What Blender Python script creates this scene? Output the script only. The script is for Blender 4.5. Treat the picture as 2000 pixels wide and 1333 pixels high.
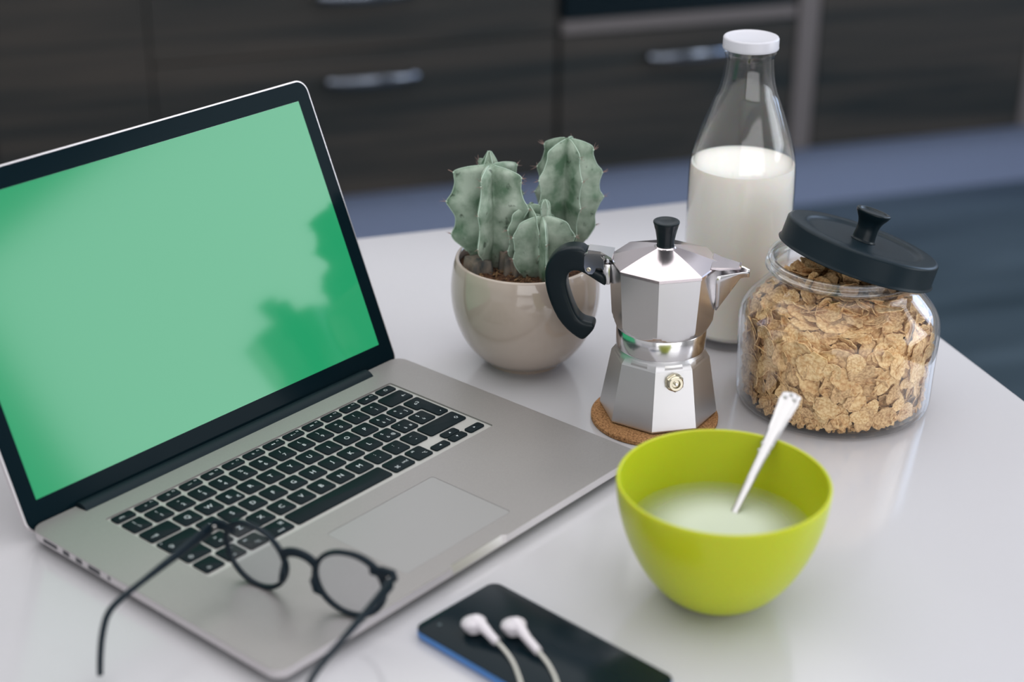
import bpy, bmesh, math, random
from mathutils import Vector, Matrix, noise
from mathutils.geometry import tessellate_polygon
random.seed(7)
PI = math.pi
for o in list(bpy.data.objects):
    bpy.data.objects.remove(o)
scene = bpy.context.scene
COL = scene.collection

# ------------------------------------------------------------------ camera
R_ROWS = ((0.95059387, -0.31038464, 0.00571535),
          (0.12674682, 0.40485351, 0.90555446),
          (-0.28338408, -0.86009012, 0.42419153))
cam_d = bpy.data.cameras.new('camera')
cam = bpy.data.objects.new('camera', cam_d)
COL.objects.link(cam)
cam.matrix_world = Matrix.Translation((-0.12322407, -0.81124722, 1.36022794)) @ Matrix(R_ROWS).transposed().to_4x4()
cam_d.sensor_width = 36.0
cam_d.lens = 3263.6 * 36.0 / 2000.0
cam_d.clip_start = 0.05
cam_d.dof.use_dof = True
cam_d.dof.focus_distance = 1.275
cam_d.dof.aperture_fstop = 3.3
scene.camera = cam

# ------------------------------------------------------------------ world, lights, exposure
world = bpy.data.worlds.new('world')
scene.world = world
world.use_nodes = True
world.node_tree.nodes['Background'].inputs[0].default_value = (0.80, 0.88, 1.0, 1)
world.node_tree.nodes['Background'].inputs[1].default_value = 0.6

def area(name, loc, rot, sx, sy, power, color):
    l = bpy.data.lights.new(name, 'AREA')
    l.shape = 'RECTANGLE'; l.size = sx; l.size_y = sy
    l.energy = power; l.color = color
    o = bpy.data.objects.new(name, l)
    o.location = loc; o.rotation_euler = rot
    COL.objects.link(o)
    return o
# added overhead fill for room bounce, windows (right wall, and the one behind the photographer)
area('ceiling_fill', (0.40, 0.80, 2.66), (0, 0, 0), 3.6, 3.2, 60, (1.0, 0.985, 0.965))
area('window_light_right', (3.17, -0.75, 1.65), (0, math.radians(90), 0), 1.3, 1.7, 34, (0.90, 0.95, 1.0))
area('window_light_front', (0.1, -3.17, 1.55), (math.radians(90), 0, 0), 3.9, 1.8, 52, (1.0, 0.985, 0.97))
area('window_light_blue', (3.17, 1.55, 1.55), (0, math.radians(90), 0), 1.2, 1.4, 22, (0.55, 0.72, 1.0))

vs = scene.view_settings
vs.view_transform = 'Standard'
vs.look = 'None'
vs.gamma = 1.0
vs.use_curve_mapping = False
vs.exposure = 0.0
scene.cycles.use_denoising = True
scene.cycles.max_bounces = 10
scene.cycles.transparent_max_bounces = 24
scene.cycles.caustics_reflective = False
scene.cycles.caustics_refractive = False
scene.cycles.sample_clamp_indirect = 4.0

# ------------------------------------------------------------------ materials
def lin(c):
    c = c / 255.0
    return c / 12.92 if c <= 0.04045 else ((c + 0.055) / 1.055) ** 2.4
def S(r, g, b):
    return (lin(r), lin(g), lin(b), 1)
def mat(name, color, rough=0.5, metal=0.0, spec=0.5, coat=0.0, emit=None, estr=0.0, trans=0.0, ior=1.45):
    m = bpy.data.materials.new(name)
    m.use_nodes = True
    b = m.node_tree.nodes['Principled BSDF']
    b.inputs['Base Color'].default_value = color
    b.inputs['Roughness'].default_value = rough
    b.inputs['Metallic'].default_value = metal
    b.inputs['Specular IOR Level'].default_value = spec
    b.inputs['Coat Weight'].default_value = coat
    b.inputs['Coat Roughness'].default_value = 0.05
    b.inputs['Transmission Weight'].default_value = trans
    b.inputs['IOR'].default_value = ior
    if emit:
        b.inputs['Emission Color'].default_value = emit
        b.inputs['Emission Strength'].default_value = estr
    return m
def noisy(m, c1, c2, scale=(20, 20, 20), nscale=1.0, detail=4, bump=0.0, bdist=0.001, lo=0.3, hi=0.7, rough=None, distort=0.0):
    nt = m.node_tree; N = nt.nodes; L = nt.links
    b = N['Principled BSDF']
    tc = N.new('ShaderNodeTexCoord'); mp = N.new('ShaderNodeMapping')
    mp.inputs['Scale'].default_value = scale
    nz = N.new('ShaderNodeTexNoise'); nz.inputs['Scale'].default_value = nscale
    nz.inputs['Detail'].default_value = detail; nz.inputs['Distortion'].default_value = distort
    rp = N.new('ShaderNodeValToRGB')
    rp.color_ramp.elements[0].position = lo; rp.color_ramp.elements[0].color = c1
    rp.color_ramp.elements[1].position = hi; rp.color_ramp.elements[1].color = c2
    L.new(tc.outputs['Object'], mp.inputs[0]); L.new(mp.outputs[0], nz.inputs['Vector'])
    L.new(nz.outputs['Fac'], rp.inputs[0]); L.new(rp.outputs[0], b.inputs['Base Color'])
    if bump:
        bp = N.new('ShaderNodeBump'); bp.inputs['Strength'].default_value = bump; bp.inputs['Distance'].default_value = bdist
        L.new(nz.outputs['Fac'], bp.inputs['Height']); L.new(bp.outputs[0], b.inputs['Normal'])
    if rough:
        mr = N.new('ShaderNodeMapRange'); mr.inputs['To Min'].default_value = rough[0]; mr.inputs['To Max'].default_value = rough[1]
        L.new(nz.outputs['Fac'], mr.inputs['Value']); L.new(mr.outputs[0], b.inputs['Roughness'])
    return m
def thin_glass(name, tint=(0.985, 0.99, 0.985, 1), ior=1.5, rough=0.01, extra=0.0, power=3.4):
    m = bpy.data.materials.new(name); m.use_nodes = True
    nt = m.node_tree; N = nt.nodes; L = nt.links
    N.remove(N['Principled BSDF']); out = N['Material Output']
    t = N.new('ShaderNodeBsdfTransparent'); t.inputs[0].default_value = tint
    g = N.new('ShaderNodeBsdfGlossy'); g.inputs['Roughness'].default_value = rough
    lw = N.new('ShaderNodeLayerWeight'); lw.inputs['Blend'].default_value = 0.5
    pw = N.new('ShaderNodeMath'); pw.operation = 'POWER'; pw.inputs[1].default_value = power
    L.new(lw.outputs['Facing'], pw.inputs[0])
    f = N.new('ShaderNodeMath'); f.operation = 'MULTIPLY_ADD'; f.inputs[1].default_value = 0.9; f.inputs[2].default_value = 0.024 + extra
    L.new(pw.outputs[0], f.inputs[0])
    mx = N.new('ShaderNodeMixShader')
    L.new(f.outputs[0], mx.inputs[0]); L.new(t.outputs[0], mx.inputs[1]); L.new(g.outputs[0], mx.inputs[2])
    L.new(mx.outputs[0], out.inputs['Surface'])
    return m

M = {}
M['table'] = noisy(mat('table_lacquer', S(190, 188, 192), 0.14, spec=0.7), S(189, 187, 191), S(192, 190, 194), (3, 3, 3), 1.0, 2)
M['table_leg'] = mat('table_leg_metal', S(150, 150, 155), 0.35, metal=0.8)
M['walnut'] = noisy(mat('walnut', S(60, 52, 48), 0.42, spec=0.35), S(33, 39, 41), S(68, 63, 59), (1.2, 30, 26), 1.0, 5, lo=0.35, hi=0.7, distort=0.6)
M['walnut_v'] = M['walnut']
M['cab_body'] = mat('cabinet_body', S(30, 34, 38), 0.6)
M['alu_strip'] = mat('alu_strip', S(112, 106, 106), 0.5, metal=0.25)
M['plinth'] = mat('plinth_metal', S(144, 156, 186), 0.45, metal=0.35)
M['handle'] = mat('handle_metal', S(120, 126, 138), 0.2, metal=1.0)
M['oven_glass'] = mat('oven_glass', S(12, 24, 30), 0.12)
M['worktop'] = mat('worktop_stone', S(120, 120, 125), 0.35)
M['wall'] = noisy(mat('wall_paint', S(214, 212, 210), 0.8), S(210, 208, 206), S(218, 216, 213), (6, 6, 6))
M['ceiling'] = mat('ceiling_paint', S(225, 225, 225), 0.9)
M['floor'] = noisy(mat('floor_tile', S(82, 92, 105), 0.42, spec=0.4), S(40, 54, 62), S(70, 84, 94), (1.2, 7, 1), 1.0, 4, rough=(0.35, 0.5))
M['white_frame'] = mat('window_frame_paint', S(225, 225, 228), 0.4)

M['alu'] = noisy(mat('laptop_aluminium', S(153, 149, 148), 0.40, metal=0.5), S(151, 147, 146), S(156, 152, 151), (900, 900, 900), 1.0, 2, bump=0.04, bdist=0.0001)
M['alu_lit'] = mat('laptop_aluminium_lit', S(202, 197, 199), 0.3, metal=0.5)  # lit copy of the aluminium, white-table reflection put into its colour
M['alu_well'] = mat('laptop_key_tray', S(182, 180, 177), 0.45, metal=0.45)
M['trackpad'] = mat('trackpad_glass', S(158, 156, 156), 0.40, metal=0.5)
M['gap'] = mat('laptop_gap', S(70, 70, 72), 0.6)
M['key'] = mat('key_plastic', S(12, 25, 30), 0.5, spec=0.12)
M['legend'] = mat('key_legend', S(205, 212, 215), 0.5)
M['bezel'] = mat('bezel_glass', S(10, 25, 31), 0.12, spec=0.03)
M['hinge'] = mat('hinge_plastic', S(20, 33, 39), 0.5, spec=0.15)
M['port'] = mat('port_dark', S(66, 66, 70), 0.5)
M['screen'] = mat('screen_green', S(4, 12, 8), 0.10, spec=0.5, emit=S(38, 160, 106), estr=0.95)
M['screen'].node_tree.nodes['Principled BSDF'].inputs['Coat Weight'].default_value = 0.0
M['foot'] = mat('rubber_foot', S(30, 32, 34), 0.7)

M['black_frame'] = mat('glasses_acetate', S(14, 28, 37), 0.38, spec=0.22)
M['lens'] = thin_glass('glasses_lens', (0.95, 0.955, 0.975, 1), 1.5, 0.005)
M['chrome'] = mat('chrome', S(225, 222, 220), 0.1, metal=1.0)
M['phone_blue'] = mat('phone_blue', S(70, 125, 190), 0.35, spec=0.5)
M['phone_glass'] = mat('phone_glass', S(14, 28, 35), 0.2, spec=0.14)
M['phone_speck'] = mat('phone_sensor', S(60, 75, 80), 0.3)
M['white_plastic'] = mat('white_plastic', S(214, 208, 214), 0.28)
M['cable'] = mat('cable_rubber', S(205, 203, 196), 0.45)

M['lime'] = mat('lime_plastic', S(178, 190, 34), 0.3, spec=0.4)
M['lime'].node_tree.nodes['Principled BSDF'].inputs['Subsurface Weight'].default_value = 0.35
M['lime'].node_tree.nodes['Principled BSDF'].inputs['Subsurface Scale'].default_value = 0.006
M['milk'] = mat('milk', S(204, 211, 194), 0.25, spec=0.2)
def thin_milk():
    m = M['milk']; nt = m.node_tree; N = nt.nodes; L = nt.links; b = N['Principled BSDF']
    tc = N.new('ShaderNodeTexCoord'); sp_ = N.new('ShaderNodeVectorMath'); sp_.operation = 'MULTIPLY'; sp_.inputs[1].default_value = (1, 1, 0)
    ln_ = N.new('ShaderNodeVectorMath'); ln_.operation = 'LENGTH'
    mr = N.new('ShaderNodeMapRange'); mr.inputs['From Min'].default_value = 0.063; mr.inputs['From Max'].default_value = 0.018
    mr.inputs['To Min'].default_value = 0.08; mr.inputs['To Max'].default_value = 0.95; mr.interpolation_type = 'SMOOTHSTEP'
    L.new(tc.outputs['Object'], sp_.inputs[0]); L.new(sp_.outputs[0], ln_.inputs[0]); L.new(ln_.outputs['Value'], mr.inputs['Value'])
    L.new(mr.outputs[0], b.inputs['Alpha'])
thin_milk()
M['milk2'] = mat('bottle_milk', S(250, 246, 238), 0.5, spec=0.2)
M['milk2'].node_tree.nodes['Principled BSDF'].inputs['Subsurface Weight'].default_value = 0.4
M['milk2'].node_tree.nodes['Principled BSDF'].inputs['Subsurface Scale'].default_value = 0.01
M['silver'] = mat('spoon_silver', S(206, 204, 206), 0.3, metal=0.8)
M['cork'] = noisy(mat('cork', S(160, 112, 72), 0.8, spec=0.2), S(112, 76, 48), S(190, 142, 98), (700, 700, 700), 1.0, 4, bump=0.4, bdist=0.0004, lo=0.30, hi=0.66)
M['moka'] = mat('moka_aluminium', S(226, 224, 226), 0.2, metal=0.92)
M['moka_base'] = mat('moka_boiler_aluminium', S(212, 210, 212), 0.33, metal=0.85)
M['moka_lid'] = mat('moka_lid_aluminium', S(212, 202, 205), 0.17, metal=0.95)
M['moka_ring'] = mat('moka_ring_polished', S(232, 230, 232), 0.17, metal=1.0)
M['brass'] = mat('brass', S(204, 196, 176), 0.25, metal=1.0)
M['bakelite'] = mat('bakelite', S(11, 24, 30), 0.32, spec=0.28)
M['jar_glass'] = thin_glass('jar_glass', (0.995, 0.997, 0.996, 1), 1.5)
M['bottle_glass'] = thin_glass('bottle_glass', (0.992, 0.99, 0.988, 1), 1.5, rough=0.04, extra=0.012, power=3.6)
M['jar_rim'] = thin_glass('jar_rim_glass', (0.97, 0.98, 0.975, 1), 1.5, extra=0.10, power=2.2)
M['glass_base'] = thin_glass('glass_base', (0.85, 0.9, 0.88, 1), 1.55)
M['lid_black'] = mat('jar_lid_black', S(13, 27, 34), 0.36, spec=0.16)
M['cap_white'] = mat('bottle_cap_white', S(200, 199, 207), 0.3)
M['pot'] = mat('pot_glaze', S(174, 160, 149), 0.09, spec=0.5, coat=0.6)
M['soil'] = noisy(mat('soil', S(70, 52, 44), 0.95, spec=0.1), S(30, 24, 24), S(118, 86, 66), (300, 300, 300), 1.0, 5, bump=0.8, bdist=0.002)
M['soil_bit'] = noisy(mat('soil_bit', S(120, 90, 62), 0.9), S(40, 32, 30), S(165, 128, 88), (90, 90, 90), 1.0, 2)
M['spine'] = mat('cactus_spine', S(150, 120, 112), 0.6)
M['rib_edge'] = mat('cactus_rib_edge', S(166, 186, 170), 0.6)
M['cork_bark'] = noisy(mat('cactus_bark', S(100, 92, 84), 0.85), S(62, 66, 66), S(134, 120, 106), (120, 120, 60))

def flake_mat(name, a, b, sc=4.2):
    m = noisy(mat(name, a, 0.75, spec=0.2), a, b, (sc, sc, sc), 1.0, 7, bump=0.9, bdist=0.0010, lo=0.30, hi=0.62)
    return m
M['flake'] = flake_mat('flake_tan', S(196, 142, 90), S(244, 210, 158))
M['crumb'] = flake_mat('flake_crumb', S(184, 134, 86), S(234, 196, 146), 420)
M['flake2'] = flake_mat('flake_gold', S(204, 152, 96), S(248, 216, 166))
M['flake3'] = flake_mat('flake_brown', S(168, 122, 82), S(232, 196, 148))

def cactus_mat():
    m = mat('cactus_skin', S(96, 124, 96), 0.6, spec=0.25)
    nt = m.node_tree; N = nt.nodes; L = nt.links; b = N['Principled BSDF']
    tc = N.new('ShaderNodeTexCoord')
    n1 = N.new('ShaderNodeTexNoise'); n1.inputs['Scale'].default_value = 55; n1.inputs['Detail'].default_value = 5
    r1 = N.new('ShaderNodeValToRGB'); e = r1.color_ramp.elements
    e[0].position = 0.34; e[0].color = S(88, 114, 92); e[1].position = 0.66; e[1].color = S(170, 182, 168)
    n2 = N.new('ShaderNodeTexNoise'); n2.inputs['Scale'].default_value = 130; n2.inputs['Detail'].default_value = 3
    r2 = N.new('ShaderNodeValToRGB'); e = r2.color_ramp.elements
    e[0].position = 0.27; e[0].color = S(84, 88, 82); e[1].position = 0.36; e[1].color = (1, 1, 1, 1)
    mx = N.new('ShaderNodeMixRGB'); mx.blend_type = 'MULTIPLY'; mx.inputs[0].default_value = 0.75
    at = N.new('ShaderNodeAttribute'); at.attribute_name = 'height'
    mx2 = N.new('ShaderNodeMixRGB'); mx2.inputs[1].default_value = S(104, 98, 88)
    L.new(tc.outputs['Object'], n1.inputs['Vector']); L.new(tc.outputs['Object'], n2.inputs['Vector'])
    L.new(n1.outputs['Fac'], r1.inputs[0]); L.new(n2.outputs['Fac'], r2.inputs[0])
    L.new(r1.outputs[0], mx.inputs[1]); L.new(r2.outputs[0], mx.inputs[2])
    L.new(at.outputs['Fac'], mx2.inputs[0]); L.new(mx.outputs[0], mx2.inputs[2])
    L.new(mx2.outputs[0], b.inputs['Base Color'])
    bp = N.new('ShaderNodeBump'); bp.inputs['Strength'].default_value = 0.3; bp.inputs['Distance'].default_value = 0.001
    L.new(n1.outputs['Fac'], bp.inputs['Height']); L.new(bp.outputs[0], b.inputs['Normal'])
    return m
M['cactus'] = cactus_mat()

# ------------------------------------------------------------------ helpers
def obj(name, bm, m, parent=None, smooth=True, angle=32, recalc=True):
    if recalc:
        bmesh.ops.recalc_face_normals(bm, faces=bm.faces[:])
    if smooth:
        lim = math.radians(angle)
        for f in bm.faces: f.smooth = True
        for e in bm.edges:
            if len(e.link_faces) == 2 and e.calc_face_angle(0) > lim:
                e.smooth = False
    me = bpy.data.meshes.new(name)
    bm.to_mesh(me); bm.free()
    if m is not None:
        me.materials.append(m if not isinstance(m, str) else M[m])
    o = bpy.data.objects.new(name, me)
    COL.objects.link(o)
    if parent: o.parent = parent
    return o
def tag(o, label=None, cat=None, group=None, kind=None):
    if label: o['label'] = label
    if cat: o['category'] = cat
    if group: o['group'] = group
    if kind: o['kind'] = kind
    return o
def thing(name, label, cat, loc=(0, 0, 0), rz=0.0, group=None):
    o = bpy.data.objects.new(name, None); COL.objects.link(o)
    o.empty_display_size = 0.02
    o.location = loc; o.rotation_euler = (0, 0, rz)
    return tag(o, label, cat, group)
def struct(o):
    o['kind'] = 'structure'; return o
def bm_box(x0, x1, y0, y1, z0, z1, bev=0.0, seg=2, bm=None):
    own = bm is None
    if own: bm = bmesh.new()
    r = bmesh.ops.create_cube(bm, size=1.0)
    vs_ = r['verts']
    for v in vs_:
        v.co = Vector((x0 + (v.co.x + .5) * (x1 - x0), y0 + (v.co.y + .5) * (y1 - y0), z0 + (v.co.z + .5) * (z1 - z0)))
    if bev:
        es = list({e for v in vs_ for e in v.link_edges})
        bmesh.ops.bevel(bm, geom=es, offset=bev, segments=seg, affect='EDGES', profile=0.5)
    return bm
def loft(bm, rings, closed=True, cap0=True, cap1=True):
    """rings: list of lists of points (equal length)"""
    V = [[bm.verts.new(p) for p in r] for r in rings]
    n = len(V[0])
    for a, b in zip(V[:-1], V[1:]):
        for i in range(n if closed else n - 1):
            j = (i + 1) % n
            bm.faces.new((a[i], a[j], b[j], b[i]))
    if cap0: bm.faces.new(V[0][::-1])
    if cap1: bm.faces.new(V[-1])
    return V
def lathe(prof, seg=64, bm=None, close=False, mtx=None, squash=1.0):
    """prof: list of (r, z).  r==0 ends become poles."""
    if bm is None: bm = bmesh.new()
    rings = []
    for r, z in prof:
        if r < 1e-7:
            rings.append([bm.verts.new((0, 0, z))])
        else:
            rings.append([bm.verts.new((r * math.cos(2 * PI * i / seg), squash * r * math.sin(2 * PI * i / seg), z)) for i in range(seg)])
    pr = list(zip(rings[:-1], rings[1:]))
    if close: pr.append((rings[-1], rings[0]))
    for a, b in pr:
        if len(a) == 1 and len(b) == 1: continue
        for i in range(seg):
            j = (i + 1) % seg
            if len(a) == 1: bm.faces.new((a[0], b[j], b[i]))
            elif len(b) == 1: bm.faces.new((a[i], a[j], b[0]))
            else: bm.faces.new((a[i], a[j], b[j], b[i]))
    if mtx is not None:
        vv = [v for r in rings for v in r]
        bmesh.ops.transform(bm, matrix=mtx, verts=vv)
    return bm
def catmull(pts, n=8):
    P_ = [Vector(p) for p in pts]
    out = []
    for i in range(len(P_) - 1):
        p0 = P_[max(i - 1, 0)]; p1 = P_[i]; p2 = P_[i + 1]; p3 = P_[min(i + 2, len(P_) - 1)]
        for k in range(n):
            t = k / n
            out.append(0.5 * ((2 * p1) + (-p0 + p2) * t + (2 * p0 - 5 * p1 + 4 * p2 - p3) * t * t + (-p0 + 3 * p1 - 3 * p2 + p3) * t ** 3))
    out.append(P_[-1])
    return out
def smooth_prof(pts, n=5):
    """smooth (r,z) profile through control points"""
    return [(max(p.x, 0.0), p.y) for p in catmull([(a, b, 0) for a, b in pts], n)]
def tube(path, rad, seg=10, bm=None, ry=None, up=(0, 0, 1), cap=True, pw=2.0):
    """sweep ellipse (superellipse pw) along path; rad, ry may be lists"""
    if bm is None: bm = bmesh.new()
    path = [Vector(p) for p in path]; n = len(path)
    up = Vector(up); rings = []
    for i, p in enumerate(path):
        t = (path[min(i + 1, n - 1)] - path[max(i - 1, 0)]).normalized()
        s = t.cross(up)
        if s.length < 1e-5: s = t.cross(Vector((1, 0, 0)))
        s.normalize(); u = s.cross(t).normalized()
        a = rad[i] if hasattr(rad, '__len__') else rad
        b = (ry[i] if hasattr(ry, '__len__') else ry) if ry is not None else a
        rr = []
        for k in range(seg):
            th = 2 * PI * k / seg
            c, d = math.cos(th), math.sin(th)
            c = math.copysign(abs(c) ** (2 / pw), c); d = math.copysign(abs(d) ** (2 / pw), d)
            rr.append(p + s * a * c + u * b * d)
        rings.append(rr)
    loft(bm, rings, True, cap, cap)
    return bm
def rrect(x0, x1, y0, y1, r, n=5):
    pts = []
    for cx, cy, a0 in ((x1 - r, y1 - r, 0), (x0 + r, y1 - r, 90), (x0 + r, y0 + r, 180), (x1 - r, y0 + r, 270)):
        for k in range(n + 1):
            a = math.radians(a0 + 90 * k / n)
            pts.append((cx + r * math.cos(a), cy + r * math.sin(a)))
    return pts
def cap_with_holes(bm, loops, z=None):
    """loops: list of lists of BMVert"""
    flat = [v for lp in loops for v in lp]
    tris = tessellate_polygon([[Vector((v.co.x, v.co.y, 0)) for v in lp] for lp in loops])
    for t in tris:
        try: bm.faces.new([flat[i] for i in t])
        except ValueError: pass
def mm(*a): return tuple(x * 0.001 for x in a)

ZT = 0.75   # table top height
ROT = math.radians(31.3)  # the laptop's turn against the table edge
def W3(x, y, z=0.0):
    """laptop-frame millimetres (z above the table) -> world metres"""
    c, s = math.cos(ROT), math.sin(ROT)
    return Vector(((x * c - y * s) / 1000, (x * s + y * c) / 1000, ZT + z / 1000))

# ------------------------------------------------------------------ the room
struct(obj('floor', bm_box(-2.6, 3.2, -3.2, 3.05, -0.05, 0.0), 'floor', smooth=False))
struct(obj('ceiling', bm_box(-2.6, 3.2, -3.2, 3.05, 2.7, 2.75), 'ceiling', smooth=False))
struct(obj('wall_back', bm_box(-2.6, 3.2, 3.05, 3.15, 0, 2.7), 'wall', smooth=False))
struct(obj('wall_left', bm_box(-2.7, -2.6, -3.2, 3.05, 0, 2.7), 'wall', smooth=False))
def wall_with_hole(name, axis, pos, a0, a1, z0, z1, holes, th=0.1):
    bm = bmesh.new()
    xs = [a0]
    for h in holes: xs += [h[0], h[1]]
    xs.append(a1)
    def b(u0, u1, w0, w1):
        if axis == 'x': bm_box(pos, pos + th, u0, u1, w0, w1, bm=bm)
        else: bm_box(u0, u1, pos - th, pos, w0, w1, bm=bm)
    for k in range(0, len(xs), 2):
        b(xs[k], xs[k + 1], z0, z1)
    for h in holes:
        b(h[0], h[1], z0, h[2]); b(h[0], h[1], h[3], z1)
    return struct(obj(name, bm, 'wall', smooth=False))
wall_with_hole('wall_right', 'x', 3.2, -3.2, 3.05, 0, 2.7, [(-1.65, 0.15, 0.98, 2.32), (0.83, 2.27, 0.93, 2.17)])
wall_with_hole('wall_front', 'y', -3.2, -2.6, 3.2, 0, 2.7, [(-1.9, 2.1, 0.62, 2.48)])
def window(name, axis, pos, a0, a1, z0, z1, nbars):
    root = bpy.data.objects.new(name, None); COL.objects.link(root); struct(root)
    t = 0.05
    bm = bmesh.new()
    def b(u0, u1, w0, w1):
        if axis == 'x': bm_box(pos, pos + 0.06, u0, u1, w0, w1, bm=bm)
        else: bm_box(u0, u1, pos - 0.06, pos, w0, w1, bm=bm)
    b(a0, a1, z0, z0 + t); b(a0, a1, z1 - t, z1); b(a0, a0 + t, z0 + t, z1 - t); b(a1 - t, a1, z0 + t, z1 - t)
    for k in range(1, nbars + 1):
        c = a0 + (a1 - a0) * k / (nbars + 1); b(c - 0.02, c + 0.02, z0 + t, z1 - t)
    obj('window_frame', bm, 'white_frame', root, smooth=False)
window('window_1', 'x', 3.21, -1.65, 0.15, 0.98, 2.32, 2)
window('window_2', 'x', 3.21, 0.83, 2.27, 0.93, 2.17, 1)
window('window_3', 'y', -3.21, -1.9, 2.1, 0.62, 2.48, 3)

# ------------------------------------------------------------------ kitchen run behind the table
YF = 2.41
def bar_handle(parent, x0, x1, z, y=YF - 0.022):
    """shallow bowed metal bar with two feet"""
    n = 14; path = []; rx = []; rz_ = []
    for k in range(n + 1):
        t = k / n; x = x0 + (x1 - x0) * t
        path.append((x, y - 0.016 * math.sin(PI * t) ** 0.7, z))
        w = 0.006 + 0.006 * math.sin(PI * t)
        rx.append(0.004); rz_.append(w)
    bm = tube(path, rx, 10, ry=rz_, up=(0, 0, 1))
    for x in (x0 + 0.008, x1 - 0.008):
        bm_box(x - 0.008, x + 0.008, y - 0.002, YF + 0.001, z - 0.008, z + 0.008, 0.002, 1, bm=bm)
    return obj('handle', bm, 'handle', parent)
def unit(name, label, x0, x1, fronts, z1=0.87, cat='cabinet'):
    t = thing(name, label, cat, (0, 0, 0))
    obj('body', bm_box(x0 + 0.002, x1 - 0.002, YF + 0.021, 3.045, 0.155, z1), 'cab_body', t, smooth=False)
    for kind, a0, a1, f0, f1, hnd in fronts:
        fr = obj(kind, bm_box(a0, a1, YF, YF + 0.02, f0, f1, 0.0012, 1), 'walnut', t)
        if hnd: bar_handle(fr, *hnd)
    return t
unit('drawer_cabinet', 'wide dark walnut cabinet with drawers and bright bar handles, behind the laptop', 0.20, 1.035,
     [('drawer', 0.1985, 1.032, 0.155, 0.462, (0.54, 0.725, 0.406)),
      ('drawer', 0.1985, 1.032, 0.466, 0.664, (0.53, 0.72, 0.578)),
      ('drawer', 0.1985, 1.032, 0.668, 0.868, (0.53, 0.72, 0.79))])
unit('door_cabinet', 'dark walnut cabinet at the far left, behind the raised laptop lid', -0.42, 0.196,
     [('door', -0.416, -0.113, 0.155, 0.868, None), ('door', -0.109, 0.196, 0.155, 0.868, None)])
ov = unit('oven_cabinet', 'dark walnut cabinet front with one bar handle, under the black oven', 1.039, 1.588,
     [('drawer', 1.041, 1.586, 0.155, 0.457, (1.235, 1.42, 0.402))], z1=0.458)
unit('corner_cabinet', 'dark walnut cabinet without a handle, to the right of the pale upright strip', 1.644, 2.186,
     [('door', 1.646, 2.184, 0.155, 0.868, None)])
unit('side_cabinet', 'dark walnut cabinet front at the far right edge', 2.236, 2.84, [('door', 2.238, 2.838, 0.155, 0.868, None)])
oven = thing('oven', 'black built-in oven with a metal trim, above the narrow drawer front behind the bottle', 'oven')
obj('oven_body', bm_box(1.043, 1.584, YF + 0.026, 3.04, 0.461, 0.866), 'cab_body', oven, smooth=False)
obj('oven_door', bm_box(1.047, 1.580, YF - 0.004, YF + 0.025, 0.492, 0.862, 0.002, 1), 'oven_glass', oven)
obj('oven_trim', bm_box(1.043, 1.584, YF - 0.002, YF + 0.025, 0.461, 0.489, 0.002, 1), 'alu_strip', oven)
for k, (a, b, lb) in enumerate(((1.591, 1.641, 'pale brushed upright strip between the oven cabinet and the next cabinet'),
                                (2.189, 2.233, 'pale upright strip at the far right edge of the cabinets'))):
    tag(obj('filler_strip', bm_box(a, b, YF - 0.003, 3.04, 0.155, 0.87, 0.002, 1), 'alu_strip'), lb, 'trim strip')
tag(obj('plinth_board', bm_box(-0.42, 2.84, YF + 0.045, YF + 0.06, 0.0, 0.15), 'plinth', smooth=False),
    'blue grey metal plinth board under the dark cabinets', 'plinth')
tag(obj('worktop', bm_box(-0.45, 2.86, YF - 0.02, 3.045, 0.872, 0.91, 0.003, 1), 'worktop'),
    'grey kitchen worktop lying over the dark cabinets', 'worktop')

# ------------------------------------------------------------------ table
tb = thing('table', 'glossy white table carrying the laptop and the breakfast things', 'table', (-0.1, 0.1, 0))
tbm = bm_box(-0.86, 0.7425, -0.62, 0.600, ZT - 0.032, ZT, 0.0022, 3)
obj('tabletop', tbm, 'table', tb)
for x in (-0.80, 0.68):
    for y in (-0.56, 0.54):
        obj('leg', bm_box(x - 0.025, x + 0.025, y - 0.025, y + 0.025, 0, ZT - 0.032, 0.002, 1), 'table_leg', tb)

# ------------------------------------------------------------------ laptop
LW, LD = 358.9, 247.1
lap = thing('laptop', 'open silver laptop with a plain green screen and black keys', 'laptop', (0, 0, ZT), ROT)
ZB = 13.0  # top of the base above the table
def base_outline(inset, notch=True, scoop=2.6, r=10.0):
    i = inset
    pts = []
    def arc(cx, cy, a0, n=7):
        for k in range(n + 1):
            a = math.radians(a0 + 90 * k / n); pts.append((cx + (r - min(i, r - 2) * .5) * math.cos(a), cy + (r - min(i, r - 2) * .5) * math.sin(a)))
    rr = r - min(i, r - 2) * .5
    # counter-clockwise from the front-left corner
    arc(i + rr, i + rr, 180)
    pts += [(151.0 + i * .2, i), (154.0 + i * .2, i + scoop), (203.5 - i * .2, i + scoop), (206.5 - i * .2, i)]
    arc(LW - i - rr, i + rr, 270)
    arc(LW - i - rr, LD + 2.5 - i - rr, 0)
    pts += [(320.6, LD + 2.5 - i), (319.4, 238.4), (39.2, 238.4), (38.0, LD + 2.5 - i)]
    arc(i + rr, LD + 2.5 - i - rr, 90)
    return pts
bm = bmesh.new()
secs = [(0.35, ZB, 2.6), (0.0, ZB - 0.35, 2.6), (0.0, ZB - 5.8, 0.3), (0.5, ZB - 6.6, 0.0), (5.0, ZB - 9.2, 0.0), (22.0, ZB - 11.6, 0.0)]
rings = [[mm(x, y, z) for x, y in base_outline(i, scoop=s)] for i, z, s in secs]
V = loft(bm, rings, True, False, True)
well = rrect(41.0, 319.4, 110.6, 220.4, 2.0)
tpad = rrect(127.0, 231.6, 17.6, 92.2, 2.5)
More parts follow.
